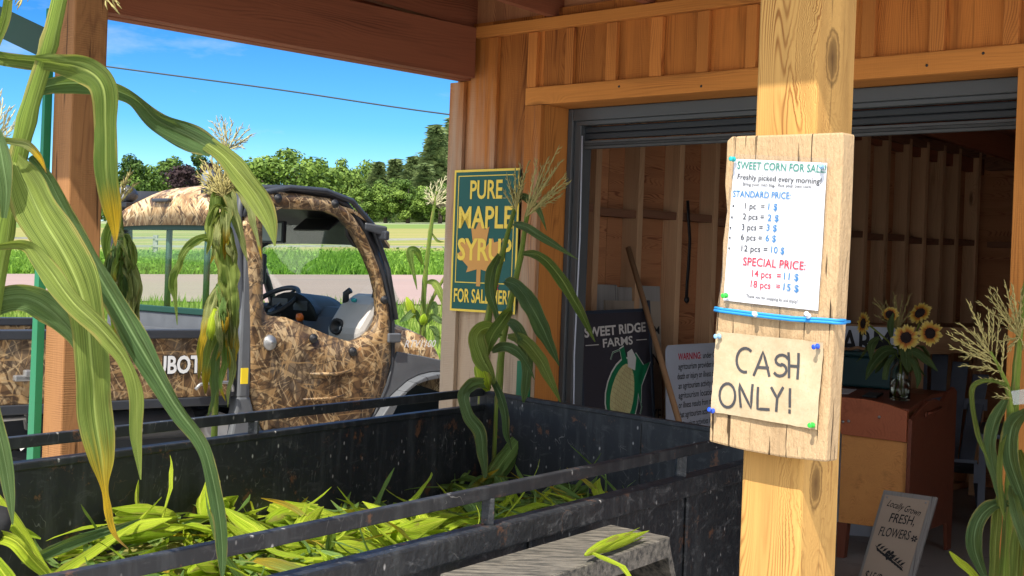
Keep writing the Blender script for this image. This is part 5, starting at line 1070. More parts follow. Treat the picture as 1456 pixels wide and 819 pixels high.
# door: ring between outer and inner outline
outer = [vs2(*p) for p in [(351, 405), (347, 330), (350, 285), (375, 274), (420, 275), (468, 282), (493, 297), (507, 314), (519, 333), (531, 360), (542, 390), (550, 425), (555, 456), (556, 490), (555, 518), (549, 545), (539, 569), (529, 589), (519, 605), (505, 622), (483, 635), (430, 638), (392, 632), (376, 612), (365, 590), (357, 565), (353, 530), (351, 470)]]
inner = [vs2(*p) for p in [(374, 405), (373, 340), (373, 306), (378, 297), (420, 297), (466, 300), (486, 309), (502, 327), (514, 349), (523, 368), (532, 390), (538, 415), (540, 436), (539, 450), (537, 459), (530, 470), (519, 479), (508, 484), (498, 486), (484, 482), (468, 477), (437, 464), (406, 451), (395, 450), (388, 450), (380, 448), (375, 440), (374, 425)]]
def ring_mesh(b, out_, in_, y0, y1, mi=0, bulge=0.0):
    n = len(out_); oc = Vector((sum(p[0] for p in out_)/n, sum(p[1] for p in out_)/n)); vs = []
    lay = [(0, y0), (.0, y1), (.25, y1-.012-bulge), (.5, y1-.018-bulge*1.5), (.75, y1-.012-bulge), (1, y1), (1, y0)]
    lay = [(f, y) for f, y in lay]
    for f, y in lay:
        for a, c in zip(out_, in_): vs.append(X3(a[0]*(1-f)+c[0]*f, y, a[1]*(1-f)+c[1]*f))
    fs = []
    for l in range(len(lay)-1):
        for i in range(n): fs.append((l*n+i, l*n+(i+1) % n, (l+1)*n+(i+1) % n, (l+1)*n+i))
    for i in range(n): fs.append((6*n+i, 6*n+(i+1) % n, (i+1) % n, i))
    b.add(vs, fs, mi, smooth=True)
b = MB(); ring_mesh(b, outer, inner, .05, .0); DR = b.build('door', 'camo', VH)
b = MB()
for (px, py), L in (((450, 532), .42), ((440, 568), .42)):
    x, z = vs2(px, py); b.tube([X3(x-L*.15, -.022, z+.005), X3(x+L*.3, -.026, z), X3(x+L*.55, -.022, z+.02)], [.006, .011, .005], 8)
b.build('crease', 'camo', DR)
b = MB()
for p in ((393, 282), (474, 290), (545, 426), (500, 500), (388, 616), (444, 481), (385, 298)):
    b = MB(); x, z = vs2(*p); b.lathe(X3(x, -.005, z), (0, -1, 0), [(.028, 0), (.026, .012), (.014, .014), (.012, .022)], 14); b.build('bolt', 'black', DR)
b = MB(); x, z = vs2(381, 487); b.lathe(X3(x, -.01, z), (0, -1, 0), [(.045, 0), (.04, .015), (.015, .02), (.012, .03)], 14); b.build('latch', 'metal', DR)
# black seal, roof rail, pillars
def offs(pts, d):
    n = len(pts); c = Vector((sum(p[0] for p in pts)/n, sum(p[1] for p in pts)/n)); r = []
    for i in range(n):
        a, q = Vector(pts[i-1]), Vector(pts[(i+1) % n]); t = (q-a).normalized(); nn = Vector((t.y, -t.x))
        if nn.dot(Vector(pts[i])-c) < 0: nn = -nn
        r.append((pts[i][0]+nn.x*d, pts[i][1]+nn.y*d))
    return r
b = MB(); ring_mesh(b, offs(outer, .045), offs(outer, .004), .10, .015); b.build('door_seal', 'plastic', VH)
# far side door, mirrored, seen from inside
b = MB(); ring_mesh(b, offs(outer, .03), inner, WV-.05, WV); b.build('far_door', 'plastic', VH)
# rear pillars and the rear window
zt, zb = 1.80, 1.12
b = MB(); b.hexa([X3(-.05, -.012, .82), X3(.03, -.012, .82), X3(.03, .07, .82), X3(-.05, .07, .82), X3(-.035, .0, 1.88), X3(.03, .0, 1.88), X3(.03, .09, 1.88), X3(-.035, .09, 1.88)])
b.hexa([X3(-.05, -.014, .83), X3(.03, -.014, .83), X3(.03, .06, .83), X3(-.05, .06, .83), X3(-.10, -.016, .55), X3(.12, -.016, .55), X3(.12, .06, .55), X3(-.10, .06, .55)][::1])
b.build('pillar', 'plastic_g', VH, bevel=.015); b = MB()
b.hexa([X3(-.05, WV-.07, .85), X3(.03, WV-.07, .85), X3(.03, WV+.01, .85), X3(-.05, WV+.01, .85), X3(-.035, WV-.09, 1.86), X3(.03, WV-.09, 1.86), X3(.03, WV, 1.86), X3(-.035, WV, 1.86)])
b.build('pillar', 'plastic_g', VH, bevel=.015)
b = MB(); b.box(X3(-.03, .08, .82), X3(.05, 0, 0), X3(0, WV-.16, 0), X3(0, 0, .43)); b.box(X3(-.055, .10, 1.02), X3(.02, 0, 0), X3(0, WV-.2, 0), X3(0, 0, .05)); b.build('rear_panel', 'plastic_g', VH, bevel=.02)
RW = MB(); RW.box(X3(-.012, .09, 1.255), X3(.006, 0, 0), X3(0, WV-.18, 0), X3(0, 0, .475)); RW = RW.build('rear_window', 'glass', VH)
b = MB(); b.box(X3(-.04, .085, 1.25), X3(.03, 0, 0), X3(0, WV-.17, 0), X3(0, 0, .035)); b.build('window_rail', 'greend', VH, bevel=.004); b = MB(); b.box(X3(-.03, .085, 1.725), X3(.04, 0, 0), X3(0, WV-.17, 0), X3(0, 0, .035)); b.build('window_rail', 'greend', VH, bevel=.004)
for y in (.44, .83): b = MB(); b.tube([X3(.03, y, 1.27), X3(.03, y, 1.74)], .018, 10); b.build('guard_bar', 'greend', VH)
# roof shell
b = MB(); xsR = [-.05, .06, .25, .5, .72, .88, 1.0]; top = [1.90, 1.955, 1.985, 1.985, 1.945, 1.865, 1.74]; bot = [1.745, 1.80, 1.90, 1.90, 1.87, 1.80, 1.68]
nY = 14; vs = []
crown = lambda s: 1-abs(2*s-1)**2.6
for x, zt_, zb_ in zip(xsR, top, bot):
    for j in range(nY+1):
        s = j/nY; vs.append(X3(x, -.005+(WV+.01)*s, zb_+(zt_-zb_+.02)*(.12+.88*crown(s))))
    for j in range(nY+1):
        s = j/nY; vs.append(X3(x, -.005+(WV+.01)*s, zb_-.012+.02*crown(s)))
m2 = 2*(nY+1); fs = []
for i in range(len(xsR)-1):
    for j in range(nY):
        a = i*m2+j; fs.append((a, a+1, a+m2+1, a+m2)); a += nY+1; fs.append((a, a+m2, a+m2+1, a+1))
    a = i*m2; fs.append((a, a+m2, a+m2+nY+1, a+nY+1)); a += nY; fs.append((a, a+nY+1, a+m2+nY+1, a+m2))
e = (len(xsR)-1)*m2
for j in range(nY): fs.append((j, j+nY+1, j+nY+2, j+1)); fs.append((e+j, e+j+1, e+j+nY+2, e+j+nY+1))
b.add(vs, fs, 0, smooth=True)
for i_, f_ in enumerate(b.f):
    if all((q % m2) > nY for q in f_): b.mi[i_] = 1
RO = b.build('roof', ['camo_roof', 'black'], VH)
b = MB(); b.tube([X3(-.045, .01, 1.80), X3(-.02, .0, 1.86), X3(.06, -.005, 1.935), X3(.25, -.005, 1.975), X3(.5, -.005, 1.975), X3(.70, -.005, 1.93), X3(.86, -.005, 1.80), X3(.99, -.005, 1.55), X3(1.07, -.005, 1.25)], .017, 8); b.build('roof_rail', 'plastic', RO)
b = MB(); b.box(X3(-.075, .70, 1.885), X3(.05, 0, 0), X3(0, .17, 0), X3(0, 0, .02)); b.build('clip', 'plastic', RO, bevel=.008)
for y, zz in ((1.23, 1.86), (.36, 1.93)):
    o = X3(-.02, y, zz); b = MB(); b.box(o-X3(.03, .05, 0), X3(.06, 0, 0), X3(0, .10, 0), X3(0, 0, .03)); b.tube([o, o+X3(-.01, 0, .05)], .012, 8); WL = b.build('work_light', 'black', VH, bevel=.004)
    b = MB(); b.lathe(o+X3(.04, 0, .075), (-1, 0, .1), [(.02, -.03), (.045, 0), (.055, .04), (.05, .07)], 14); b.build('lamp_housing', 'plastic', WL)
    b = MB(); b.lathe(o+X3(-.031, 0, .083), (-1, 0, .1), [(.044, 0), (.04, .006), (.01, .009)], 14); b.build('lens', 'metal', WL)
# A pillars / windscreen / dash
b = MB(); b.tube([X3(.86, .06, 1.80), X3(.99, .05, 1.55), X3(1.08, .04, 1.2)], .022, 8); b.build('windscreen_pillar', 'plastic', VH); b = MB(); b.tube([X3(.86, WV-.06, 1.80), X3(1.05, WV-.05, 1.55), X3(1.2, WV-.04, 1.2)], .028, 8); b.build('windscreen_pillar', 'plastic', VH)
b = MB(); b.hexa([X3(1.24, .06, 1.2), X3(1.245, .06, 1.2), X3(1.245, WV-.06, 1.2), X3(1.24, WV-.06, 1.2), X3(.88, .06, 1.80), X3(.885, .06, 1.80), X3(.885, WV-.06, 1.80), X3(.88, WV-.06, 1.80)]); b.build('windscreen', 'glass', VH)
b = MB(); extr(b, [(1.22, .75), (1.23, 1.27), (1.14, 1.30), (1.02, 1.30), (.94, 1.24), (.90, 1.12), (.95, 1.0), (.98, .6)], .40, WV-.08)
DS = b.build('dashboard', 'plastic', VH, bevel=.03)
b = MB(); extr(b, [(1.16, .80), (1.17, 1.37), (1.10, 1.40), (.98, 1.33), (.88, 1.19), (.90, 1.06)], .10, .42); b.build('glove_box', 'plastic_l', DS, bevel=.04)
b = MB(); b.lathe(X3(.895, .32, 1.19), (-1, -.3, .1), [(.05, 0), (.05, .02), (.035, .022), (.03, .012)], 16); b.build('vent', 'black', DS)
# instrument hood
b = MB(); n = 12
vs = []
for i in range(5):
    f = i/4
    for j in range(n+1):
        a = math.pi*j/n; vs.append(X3(.93+.26*f, .84+.27*math.cos(a)*(1-.12*f), 1.24+(.17-.05*f)*math.sin(a)-.03*(1-f)))
b.add(vs, [(i*(n+1)+j, i*(n+1)+j+1, (i+1)*(n+1)+j+1, (i+1)*(n+1)+j) for i in range(4) for j in range(n)]+[list(range(n+1))], smooth=True); b.build('instrument_hood', 'plastic', DS, solid=.006)
b = MB(); b.box(X3(.925, .66, 1.27), X3(.004, 0, 0), X3(0, .14, 0), X3(0, 0, .06)); b.box(X3(.925, .86, 1.28), X3(.004, 0, 0), X3(0, .16, 0), X3(0, 0, .06)); b.build('gauge', 'black', DS)
b = MB(); ctr = X3(.88, .95, 1.31); ax_ = X3(-.55, 0, .83).normalized(); s1 = X3(0, 1, 0); s2 = ax_.cross(s1)
b.tube([ctr+(s1*math.cos(a)+s2*math.sin(a))*.175 for a in [i*math.pi/14 for i in range(29)]], .016, 8, cap=False)
for a in (.3, 2.4, 4.4): b.tube([ctr-ax_*.04, ctr+(s1*math.cos(a)+s2*math.sin(a))*.17], .011, 6)
b.tube([ctr-ax_*.03, ctr-ax_*.32], .03, 10); b.lathe(ctr-ax_*.06, ax_, [(.05, 0), (.055, .02), (.03, .03)], 14); b.build('steering_wheel', 'plastic', VH)
b = MB(); b.tube([X3(.92, .66, 1.10), X3(.86, .64, 1.22)], .012, 8); b.lathe(X3(.86, .64, 1.21), (-.3, 0, 1), [(.02, 0), (.026, .02), (.018, .045)], 10, 1); b.build('gear_lever', ['plastic', 'orangeknob'], VH)
b = MB(); b.tube([X3(1.08, .20, 1.34), X3(1.08, .17, 1.46)], .03, 10); b.box(X3(1.065, .13, 1.45), X3(.03, 0, 0), X3(0, .07, 0), X3(0, 0, .06)); b.build('phone_holder', 'plastic', VH); b = MB(); b.tube([X3(1.0, .38, 1.33), X3(.99, .37, 1.39), X3(1.0, .34, 1.41)], .02, 8); b.build('phone_holder', 'plastic', VH)
b = MB(); b.tube([X3(.985, .30, 1.352), X3(.985, .27, 1.352)], .012, 8, 0); b.build('button_lights', 'pin_teal', VH)
# seat, floor, inner parts
for y0 in (.10, .72):
    b = MB(); b.box(X3(.10, y0, .70), X3(.42, 0, 0), X3(0, .52, 0), X3(0, 0, .12)); b.hexa([X3(.10, y0, .82), X3(.20, y0, .82), X3(.20, y0+.52, .82), X3(.10, y0+.52, .82), X3(.03, y0, 1.10), X3(.10, y0, 1.10), X3(.10, y0+.52, 1.10), X3(.03, y0+.52, 1.10)]); b.build('seat', 'plastic', VH, bevel=.04)
b = MB(); b.box(X3(.0, .06, .48), X3(1.05, 0, 0), X3(0, WV-.12, 0), X3(0, 0, .05)); b.box(X3(.04, .06, .53), X3(.3, 0, 0), X3(0, WV-.12, 0), X3(0, 0, .168)); b.build('cab_floor', 'plastic', VH)
# mirror, visor, grab handle, side mirror
b = MB(); b.tube([X3(.55, .80, 1.60), X3(.66, .60, 1.72)], .010, 6); b.box(X3(.60, .50, 1.68), X3(.025, 0, 0), X3(0, .22, 0), X3(0, 0, .13)); b.build('mirror', 'plastic', VH, bevel=.015)
b = MB(); b.box(X3(.597, .515, 1.692), X3(.002, 0, 0), X3(0, .19, 0), X3(0, 0, .105)); b.build('mirror_glass', 'metal', VH)
b = MB(); b.hexa([X3(.70, .22, 1.765), X3(.72, .22, 1.755), X3(.72, .55, 1.755), X3(.70, .55, 1.765), X3(.80, .22, 1.84), X3(.82, .22, 1.83), X3(.82, .55, 1.83), X3(.80, .55, 1.84)]); b.build('sun_visor', 'black', VH, bevel=.01)
b = MB(); gx = [vs2(*p, .1) for p in ((506, 318), (496, 312), (490, 320), (491, 333), (500, 347), (511, 352), (519, 349))]; b.tube([X3(x, .08, z) for x, z in gx], .016, 8); b.build('grab_handle', 'black', VH)
b = MB(); mx_, mz = vs2(515, 322); b.hexa([X3(mx_, -.02, mz-.02), X3(mx_+.11, -.09, mz-.055), X3(mx_+.13, -.06, mz-.055), X3(mx_+.02, .0, mz-.02), X3(mx_, -.02, mz+.025), X3(mx_+.11, -.10, mz+.005), X3(mx_+.13, -.06, mz+.005), X3(mx_+.02, .0, mz+.025)]); b.box(X3(mx_+.085, -.11, mz-.075), X3(.035, 0, 0), X3(0, .08, 0), X3(0, 0, .055)); b.build('side_lamp', 'plastic', VH, bevel=.01)
for y0 in (.66, .02):
    b = MB(); b.box(X3(.97, WV+.02-y0*.3, 1.42), X3(.03, 0, 0), X3(0, .17, 0), X3(0, 0, .20)); b.build('wing_mirror', 'plastic', VH, bevel=.03)
b = MB(); wx_ = [vs2(*p, .3) for p in ((529, 350), (534, 375), (541, 395))]; b.tube([X3(x-.05, .3, z) for x, z in wx_], .02, 8); b.build('wiper_motor', 'plastic', VH)
# hood
hp = [vs2(*p) for p in ((561, 457), (585, 459), (606, 467), (622, 484), (632, 508))]
hp = hp+[(1.62, .96), (1.66, .86), (1.10, .92)]
HD = MB(); n = 10; prof = [vs2(561, 457), vs2(585, 459), vs2(606, 467), vs2(622, 484), (1.50, 1.0), (1.58, .90), (1.60, .80)]; vs = []
for i, (x, z) in enumerate(prof):
    for j in range(n+1):
        s = j/n; yy = .02+(WV-.04)*s; vs.append(X3(x, yy, z-.05*abs(2*s-1)**4+.02*math.sin(s*math.pi)))
base_l = len(vs)
for i, (x, z) in enumerate(prof):
    for j in (0, n): vs.append(X3(x, .02+(WV-.04)*(j/n), min(z-.08, 1.05-.12*i/6) if i < 5 else z-.08))
fs = [(i*(n+1)+j, (i+1)*(n+1)+j, (i+1)*(n+1)+j+1, i*(n+1)+j+1) for i in range(6) for j in range(n)]
for i in range(6):
    fs.append((i*(n+1), base_l+2*i, base_l+2*i+2, (i+1)*(n+1))); fs.append((i*(n+1)+n, (i+1)*(n+1)+n, base_l+2*i+3, base_l+2*i+1))
HD.add(vs, fs, smooth=True); HD = HD.build('hood', 'camo_roof', VH)
fv = Frame(X3(0, .008, 0), (1, 0, 0), (0, 0, 1)); x, z = vs2(575, 494)
b = MB(); b.text(fv, 'RTV1100', x, z, .062, bold=.01, shear=.35, width=.26, z=.002); b.build('lettering', 'white', HD)
b = MB(); hx, hz = vs2(548, 487); b.box(X3(hx, -.03, hz), X3(.10, 0, 0), X3(0, .04, 0), X3(0, 0, .055)); b.build('hinge', 'plastic_g', DR, bevel=.008)
# front fender with arch
fo = [vs2(*p) for p in ((566, 500), (600, 506), (633, 513))]+[(1.75, .95), (1.80, .80)]
oa = [vs2(*p) for p in ((529, 597), (545, 573), (565, 554), (580, 541), (596, 533), (612, 529), (632, 528))]+[(1.62, .92), (1.74, .82), (1.80, .66)]
ia = [vs2(*p) for p in ((545, 597), (557, 574), (571, 556), (585, 545), (600, 540), (615, 537), (630, 538))]+[(1.58, .85), (1.68, .77), (1.73, .62)]
b = MB(); extr(b, fo+oa[::-1][1:], .0, .06)
for i in range(len(oa)-1):
    a, c, d, e2 = oa[i], oa[i+1], ia[i+1], ia[i]
    b.hexa([X3(a[0], .02, a[1]), X3(e2[0], .02, e2[1]), X3(d[0], .02, d[1]), X3(c[0], .02, c[1]), X3(a[0], -.06, a[1]-.008), X3(e2[0], -.06, e2[1]), X3(d[0], -.06, d[1]), X3(c[0], -.06, c[1]-.008)])
xa, za = vs2(529, 597); b.prism([X3(xa, -.05, za), X3(xa+.09, -.05, za), X3(xa-.02, -.05, .40), X3(xa-.12, -.05, .40)], (0, .08, 0)); b.build('front_fender', 'plastic_g', VH, bevel=.006)
b = MB(); b.box(X3(1.02, .06, .45), X3(.05, 0, 0), X3(0, WV-.12, 0), X3(0, 0, .72)); b.box(X3(1.62, .1, .5), X3(.05, 0, 0), X3(0, WV-.2, 0), X3(0, 0, .4)); b.build('bulkhead', 'black', VH)
def wheel(x, y, r, wd):
    s = -1 if y < .5 else 1
    b = MB(); b.lathe(X3(x, y, r), (0, s, 0), [(r*.5, -wd), (r*.93, -wd), (r, -wd*.8), (r, -wd*.2), (r*.93, 0), (r*.52, .0), (r*.5, -wd*.2)], 30)
    for i in range(22):
        a = i*6.283/22; b.box(X3(x+math.cos(a)*r*.98, y-s*wd*.9, r+math.sin(a)*r*.98)-X3(math.cos(a+1.57), 0, math.sin(a+1.57))*.02, X3(math.cos(a+1.57), 0, math.sin(a+1.57))*.04, X3(0, s*wd*.8, 0), X3(math.cos(a), 0, math.sin(a))*.022)
    t_ = b.build('wheel', 'rubber', VH)
    MB().lathe(X3(x, y-s*wd*.22, r), (0, s, 0), [(r*.1, .03), (r*.3, .03), (r*.45, .0), (r*.5, .045), (r*.51, .0)], 24).build('rim', 'metal', t_)
for y in (.02, WV-.02): wheel(1.36, y, .315, .25); wheel(-.98, y, .32, .26)
# cargo bed
bl_x0, bl_x1 = -1.66, -.105
zt_b, zb_b = 1.150, .835
b = MB(); b.box(X3(bl_x0, .005, zb_b), X3(bl_x1-bl_x0, 0, 0), X3(0, .04, 0), X3(0, 0, zt_b-zb_b)); b.box(X3(bl_x0, WV-.03, zb_b), X3(bl_x1-bl_x0, 0, 0), X3(0, .04, 0), X3(0, 0, zt_b-zb_b)); BD = b.build('bed_side', 'camo', VH, bevel=.006)
b = MB(); b.box(X3(bl_x0-.02, -.012, zt_b-.004), X3(bl_x1-bl_x0+.03, 0, 0), X3(0, .075, 0), X3(0, 0, .045)); b.box(X3(bl_x0-.02, -.010, zb_b-.045), X3(bl_x1-bl_x0+.03, 0, 0), X3(0, .05, 0), X3(0, 0, .046)); b.box(X3(bl_x1-.01, -.008, zb_b), X3(.04, 0, 0), X3(0, .06, 0), X3(0, 0, zt_b-zb_b)); b.box(X3(bl_x0-.02, WV-.04, zt_b-.004), X3(bl_x1-bl_x0+.03, 0, 0), X3(0, .075, 0), X3(0, 0, .045))
b.build('bed_frame', 'plastic', VH, bevel=.006)
b = MB(); b.box(X3(bl_x0, .05, zb_b-.03), X3(bl_x1-bl_x0, 0, 0), X3(0, WV-.09, 0), X3(0, 0, .05)); b.box(X3(bl_x1-.005, .05, zb_b), X3(.03, 0, 0), X3(0, WV-.09, 0), X3(0, 0, .33)); b.box(X3(bl_x0-.035, .0, zb_b), X3(.03, 0, 0), X3(0, WV, 0), X3(0, 0, .30)); b.build('bed_floor', 'plastic_g', VH)
fv = Frame(X3(0, .004, 0), (1, 0, 0), (0, 0, 1))
def raised(txt, x, z, size, width, mat, parent, d=.012, bold=.03):
    b = MB(); b.text(fv, txt, x, z, size*1.0, bold=bold+.03, width=width*1.03, z=.002, mi=0); b.text(fv, txt, x+.004, z+.002, size, bold=bold, width=width, z=.006, mi=1); return b.build('lettering', ['black', mat], parent)
x, z = vs2(206, 532); x2, _ = vs2(300, 532)
raised('KUBOTA', x-.02, z+.0, .125, x2-x+.02, 'white', BD)
b = MB(); q = [vs2(*p) for p in ((273, 553), (280, 546), (300, 543), (322, 543), (326, 550), (326, 556))]; b.tube([X3(x, -.03, z) for x, z in q], .009, 8); b.build('latch_rod', 'metal', BD)
b = MB(); x, z = vs2(34, 536); b.box(X3(x-.055, -.02, z-.02), X3(.11, 0, 0), X3(0, .03, 0), X3(0, 0, .03)); b.box(X3(x-.01, -.03, z-.0), X3(.035, 0, 0), X3(0, .03, 0), X3(0, 0, .035)); b.build('latch', 'metal', BD, bevel=.008)
b = MB(); x, z = vs2(342, 532); b.box(X3(x-.02, -.035, z-.05), X3(.045, 0, 0), X3(0, .006, 0), X3(0, 0, .085)); b.build('sticker', ['sticker'], VH)
# undercarriage: frame rails, filter can, muffler, guard rods
b = MB(); b.box(X3(-1.5, .25, .62), X3(1.6, 0, 0), X3(0, .10, 0), X3(0, 0, .12)); b.box(X3(-1.5, WV-.35, .62), X3(1.6, 0, 0), X3(0, .10, 0), X3(0, 0, .12)); b.box(X3(-.5, .2, .40), X3(.4, 0, 0), X3(0, .9, 0), X3(0, 0, .22)); b.tube([X3(-.98, .1, .32), X3(-.98, WV-.1, .32)], .05, 8); b.tube([X3(1.36, .1, .32), X3(1.36, WV-.1, .32)], .045, 8)
b.tube([X3(-.82, .12, .70), X3(-.28, .12, .70)], .085, 14); b.build('chassis', 'plastic', VH, bevel=.01)
x, z = vs2(300, 608, .12); b = MB(); b.lathe(X3(x+.03, .12, z), (-.5, -1, .1), [(.06, -.06), (.085, -.05), (.085, .05), (.075, .055), (.075, .07), (.055, .075), (.05, .065)], 18); b.build('filter_can', 'plastic_l', VH)
b = MB(); x, z = vs2(322, 640, .05); b.box(X3(x-.05, .05, z-.06), X3(.13, 0, 0), X3(0, .06, 0), X3(0, 0, .09)); b.box(X3(x+.10, .05, z-.02), X3(.05, 0, 0), X3(0, .05, 0), X3(0, 0, .09)); b.build('bracket', 'metal', VH, bevel=.006)
b = MB()
for z in (.80, .76): b.tube([X3(-1.62, .03, z), X3(-1.25, .03, z+.01), X3(-1.20, .10, z-.05)], .011, 6)
b.build('guard_rod', 'metal', VH)

# ---------------------------------------------------------------- inside the shed: things along the left wall
def lean_frame(p_bl, p_br, p_tl):
    x = (p_br-p_bl); y = (p_tl-p_bl); return Frame(p_bl, x, y-x.normalized()*y.dot(x.normalized()))
def lw(px, py, t): return onp(px, py, tq(t, 0), U)
# dark farm sign
SR = thing('farm_name_sign', 'dark sign reading SWEET RIDGE FARMS with a painted corn cob leaning inside the door', 'sign', tq(.75, .75, FL))
a, c = at(824, 446, 6.45), at(921, 437, 6.90); ex = (c-a); wS = ex.length; ex.normalize(); ex.z = ex.z*.5; ex.normalize()
down = (Vector((0, 0, -1))+(CAM-a).xy.to_3d().normalized()*.14+ex*.09).normalized(); down = (down-ex*down.dot(ex)).normalized()
hS = (a.z-FL)/-down.z
f = Frame(a+down*hS, ex, -down)
b = MB(); rect(b, f, 0, 0, wS, hS, -.02, 0); b.build('panel', 'signblack', SR)
b = MB(); rect(b, f, -.018, 0, 0, hS+.01, -.03, .006); rect(b, f, wS, 0, wS+.018, hS+.05, -.03, .006); rect(b, f, 0, hS-.004, wS, hS+.012, -.03, .004); b.build('frame', 'chair2', SR, bevel=.002)
kx = wS/80.0
b = MB(); b.text(f, 'SWEET RIDGE', wS*.5, hS-.105, .062, align='CENTER', bold=.03, width=wS*.90, z=.002, rot=.02); b.text(f, 'FARMS', wS*.52, hS-.160, .056, align='CENTER', bold=.02, width=wS*.44, z=.002, rot=.02)
rect(b, f, wS*.06, hS-.150, wS*.24, hS-.146, .001, .0025); rect(b, f, wS*.80, hS-.142, wS*.96, hS-.138, .001, .0025); b.build('lettering', 'signcream', SR)
def ell(cx, cy, rx, ry, rot, n=20, taper=0.0):
    r = []
    for i in range(n):
        t = 2*math.pi*i/n; x = rx*math.cos(t)*(1+taper*math.sin(t)); y = ry*math.sin(t); r.append((cx+x*math.cos(rot)-y*math.sin(rot), cy+x*math.sin(rot)+y*math.cos(rot)))
    return r
cx, cy = wS*.56, hS-.385
b = MB()
def pol(pts, z, mi): b.poly([f.p(x, y, z) for x, y in pts], mi)
pol(ell(cx, cy, wS*.245, .178, -.45, taper=-.15), .002, 2); pol(ell(cx, cy, wS*.23, .169, -.45, taper=-.15), .003, 0); pol(ell(cx-.004, cy-.004, wS*.165, .150, -.45, taper=-.12), .004, 1)
for pts in ([(.02, .09), (.10, .15), (.15, .10), (.13, .03)], [(.09, .04), (.15, .10), (.20, .11), (.13, .02), (.12, -.06)], [(.01, .10), (-.01, .17), (.02, .18), (.04, .11)]): pol([(cx+x*1.3-.003, cy+y*1.27-.004) for x, y in pts], .0028, 2); pol([(cx+x*1.24, cy+y*1.22) for x, y in pts], .0035, 0)
for q in ([(cx+.025, cy+.15), (cx-.012, cy+.205), (cx-.07, cy+.195), (cx-.09, cy+.165)], [(cx+.135, cy-.02), (cx+.155, cy-.08), (cx+.14, cy-.11)]): b.stroke(f, q, .010, mi=2, z=.0030); b.stroke(f, q, .006, mi=0, z=.0038)
pol([(cx+.05, cy+.12), (cx+.05, cy+.19), (cx+.09, cy+.205), (cx+.125, cy+.16), (cx+.11, cy+.10)], .0042, 2)
b.build('corn_cob_picture', ['green', 'cob', 'signcream'], SR)
b = MB(); ca, sa = math.cos(-.45), math.sin(-.45)
def kq(x, y): return (cx-.004+x*ca-y*sa, cy-.004+x*sa+y*ca)
for i in range(-3, 4): b.stroke(f, [kq(i*.017*math.cos(j*.2), .023*j) for j in range(-6, 7)], .0014, z=.0048)
for j in range(-6, 7): ww = wS*.16*math.sqrt(max(.05, 1-(j/6.8)**2)); b.stroke(f, [kq(-ww, .0222*j), kq(0, .0222*j-.004), kq(ww, .0222*j)], .0013, z=.0052)
b.build('kernel_lines', 'stick', SR)
# weathered boards with words
MZ = thing('weathered_word_board', 'tall weathered grey board with KIN and AZE lettering behind the dark farm sign', 'sign', tq(.6, 1.3, FL))
a, c = at(846, 404, 7.0), at(939, 407, 7.35); ex = (c-a); wM = ex.length; ex.normalize(); down = (Vector((0, 0, -1))+(CAM-a).xy.to_3d().normalized()*.10+ex*.10).normalized(); down = (down-ex*down.dot(ex)).normalized(); hM = (a.z-FL)/-down.z; f = Frame(a+down*hM, ex, -down)
b = MB(); n5 = 3
for i in range(n5): rect(b, f, wM*i/n5+.001, 0, wM*(i+1)/n5-.001, hM-.01*(i % 2), -.03, 0)
b.build('board', 'greywood', MZ, bevel=.004)
b = MB(); rect(b, f, wM*.12, 0, wM*.97, hM-.08, .001, .012); b.build('face', 'greywood2', MZ)
b = MB()
for t_, y, s in (('THE FARM', .17, .06), ('PUMPKIN', .33, .085), ('CORN MAZE', .62, .09), ('under', .74, .05), ('our back', .84, .05)): b.text(f, t_, wM*.95, hM-y-.08, s, align='RIGHT', bold=.004, z=.014, width=wM*(.62 if s < .07 else .72))
b.build('lettering', 'ink', MZ)
# stick
p0, p1 = at(893, 352, 7.0), at(962, 588, 6.6); p2 = p1+(p1-p0)*((p1.z-FL)/(p0.z-p1.z))
tag(MB().tube([p0, (p0+p2)/2, p2], [.014, .015, .015], 10).build('wooden_stick', 'stick'), 'long wooden stick leaning across the weathered word board', 'stick')
# warning sign
WS = thing('warning_sign', 'white agritourism WARNING sign with small black text leaning behind the trailer', 'sign', tq(.5, 1.9, FL))
a, c = at(947, 491, 6.75), at(1046, 484, 7.4); ex = (c-a); wW = ex.length; ex.normalize(); ex.z *= .4; ex.normalize(); down = (Vector((0, 0, -1))+(CAM-a).xy.to_3d().normalized()*.10+ex*.10).normalized(); down = (down-ex*down.dot(ex)).normalized(); hW = (a.z-FL)/-down.z; f = Frame(a+down*hW, ex, -down)
b = MB(); r_ = .03; o_ = [(0, .25)]+[(wW, .25)]+[(wW-r_+r_*math.cos(i*.314), hW-r_+r_*math.sin(i*.314)) for i in range(6)]+[(r_-r_*math.sin(i*.314), hW-r_+r_*math.cos(i*.314)) for i in range(6)]
b.prism([f.p(x, y, 0) for x, y in o_], f.n*-.004); b.build('panel', 'signwhite', WS)
lines = ['under Ontario law, an', 'agritourism provider is not liable for', 'death or injury or illness of a participant in', 'an agritourism activity conducted at this', 'agritourism location if that injury', 'or illness results from the inherent risks of', 'that agritourism activity. Inherent risks of', 'agritourism activities include, but are not', 'limited to, the risk of injury']
b = MB(); x0 = wW*.16
b.text(f, lines[0], x0+wW*.34, hW-.075, .044, bold=.006, z=.001, width=wW*.48)
for i, t_ in enumerate(lines[1:]): b.text(f, t_, x0-.012*(i == 1), hW-.075-.047*(i+1), .044, bold=.008, z=.001, width=wW*(.82 if len(t_) > 34 else .7))
b.build('lettering', 'ink', WS)
b = MB(); b.text(f, 'WARNING:', x0, hW-.075, .046, bold=.02, z=.001, width=wW*.32); b.build('warning_word', 'red', WS)
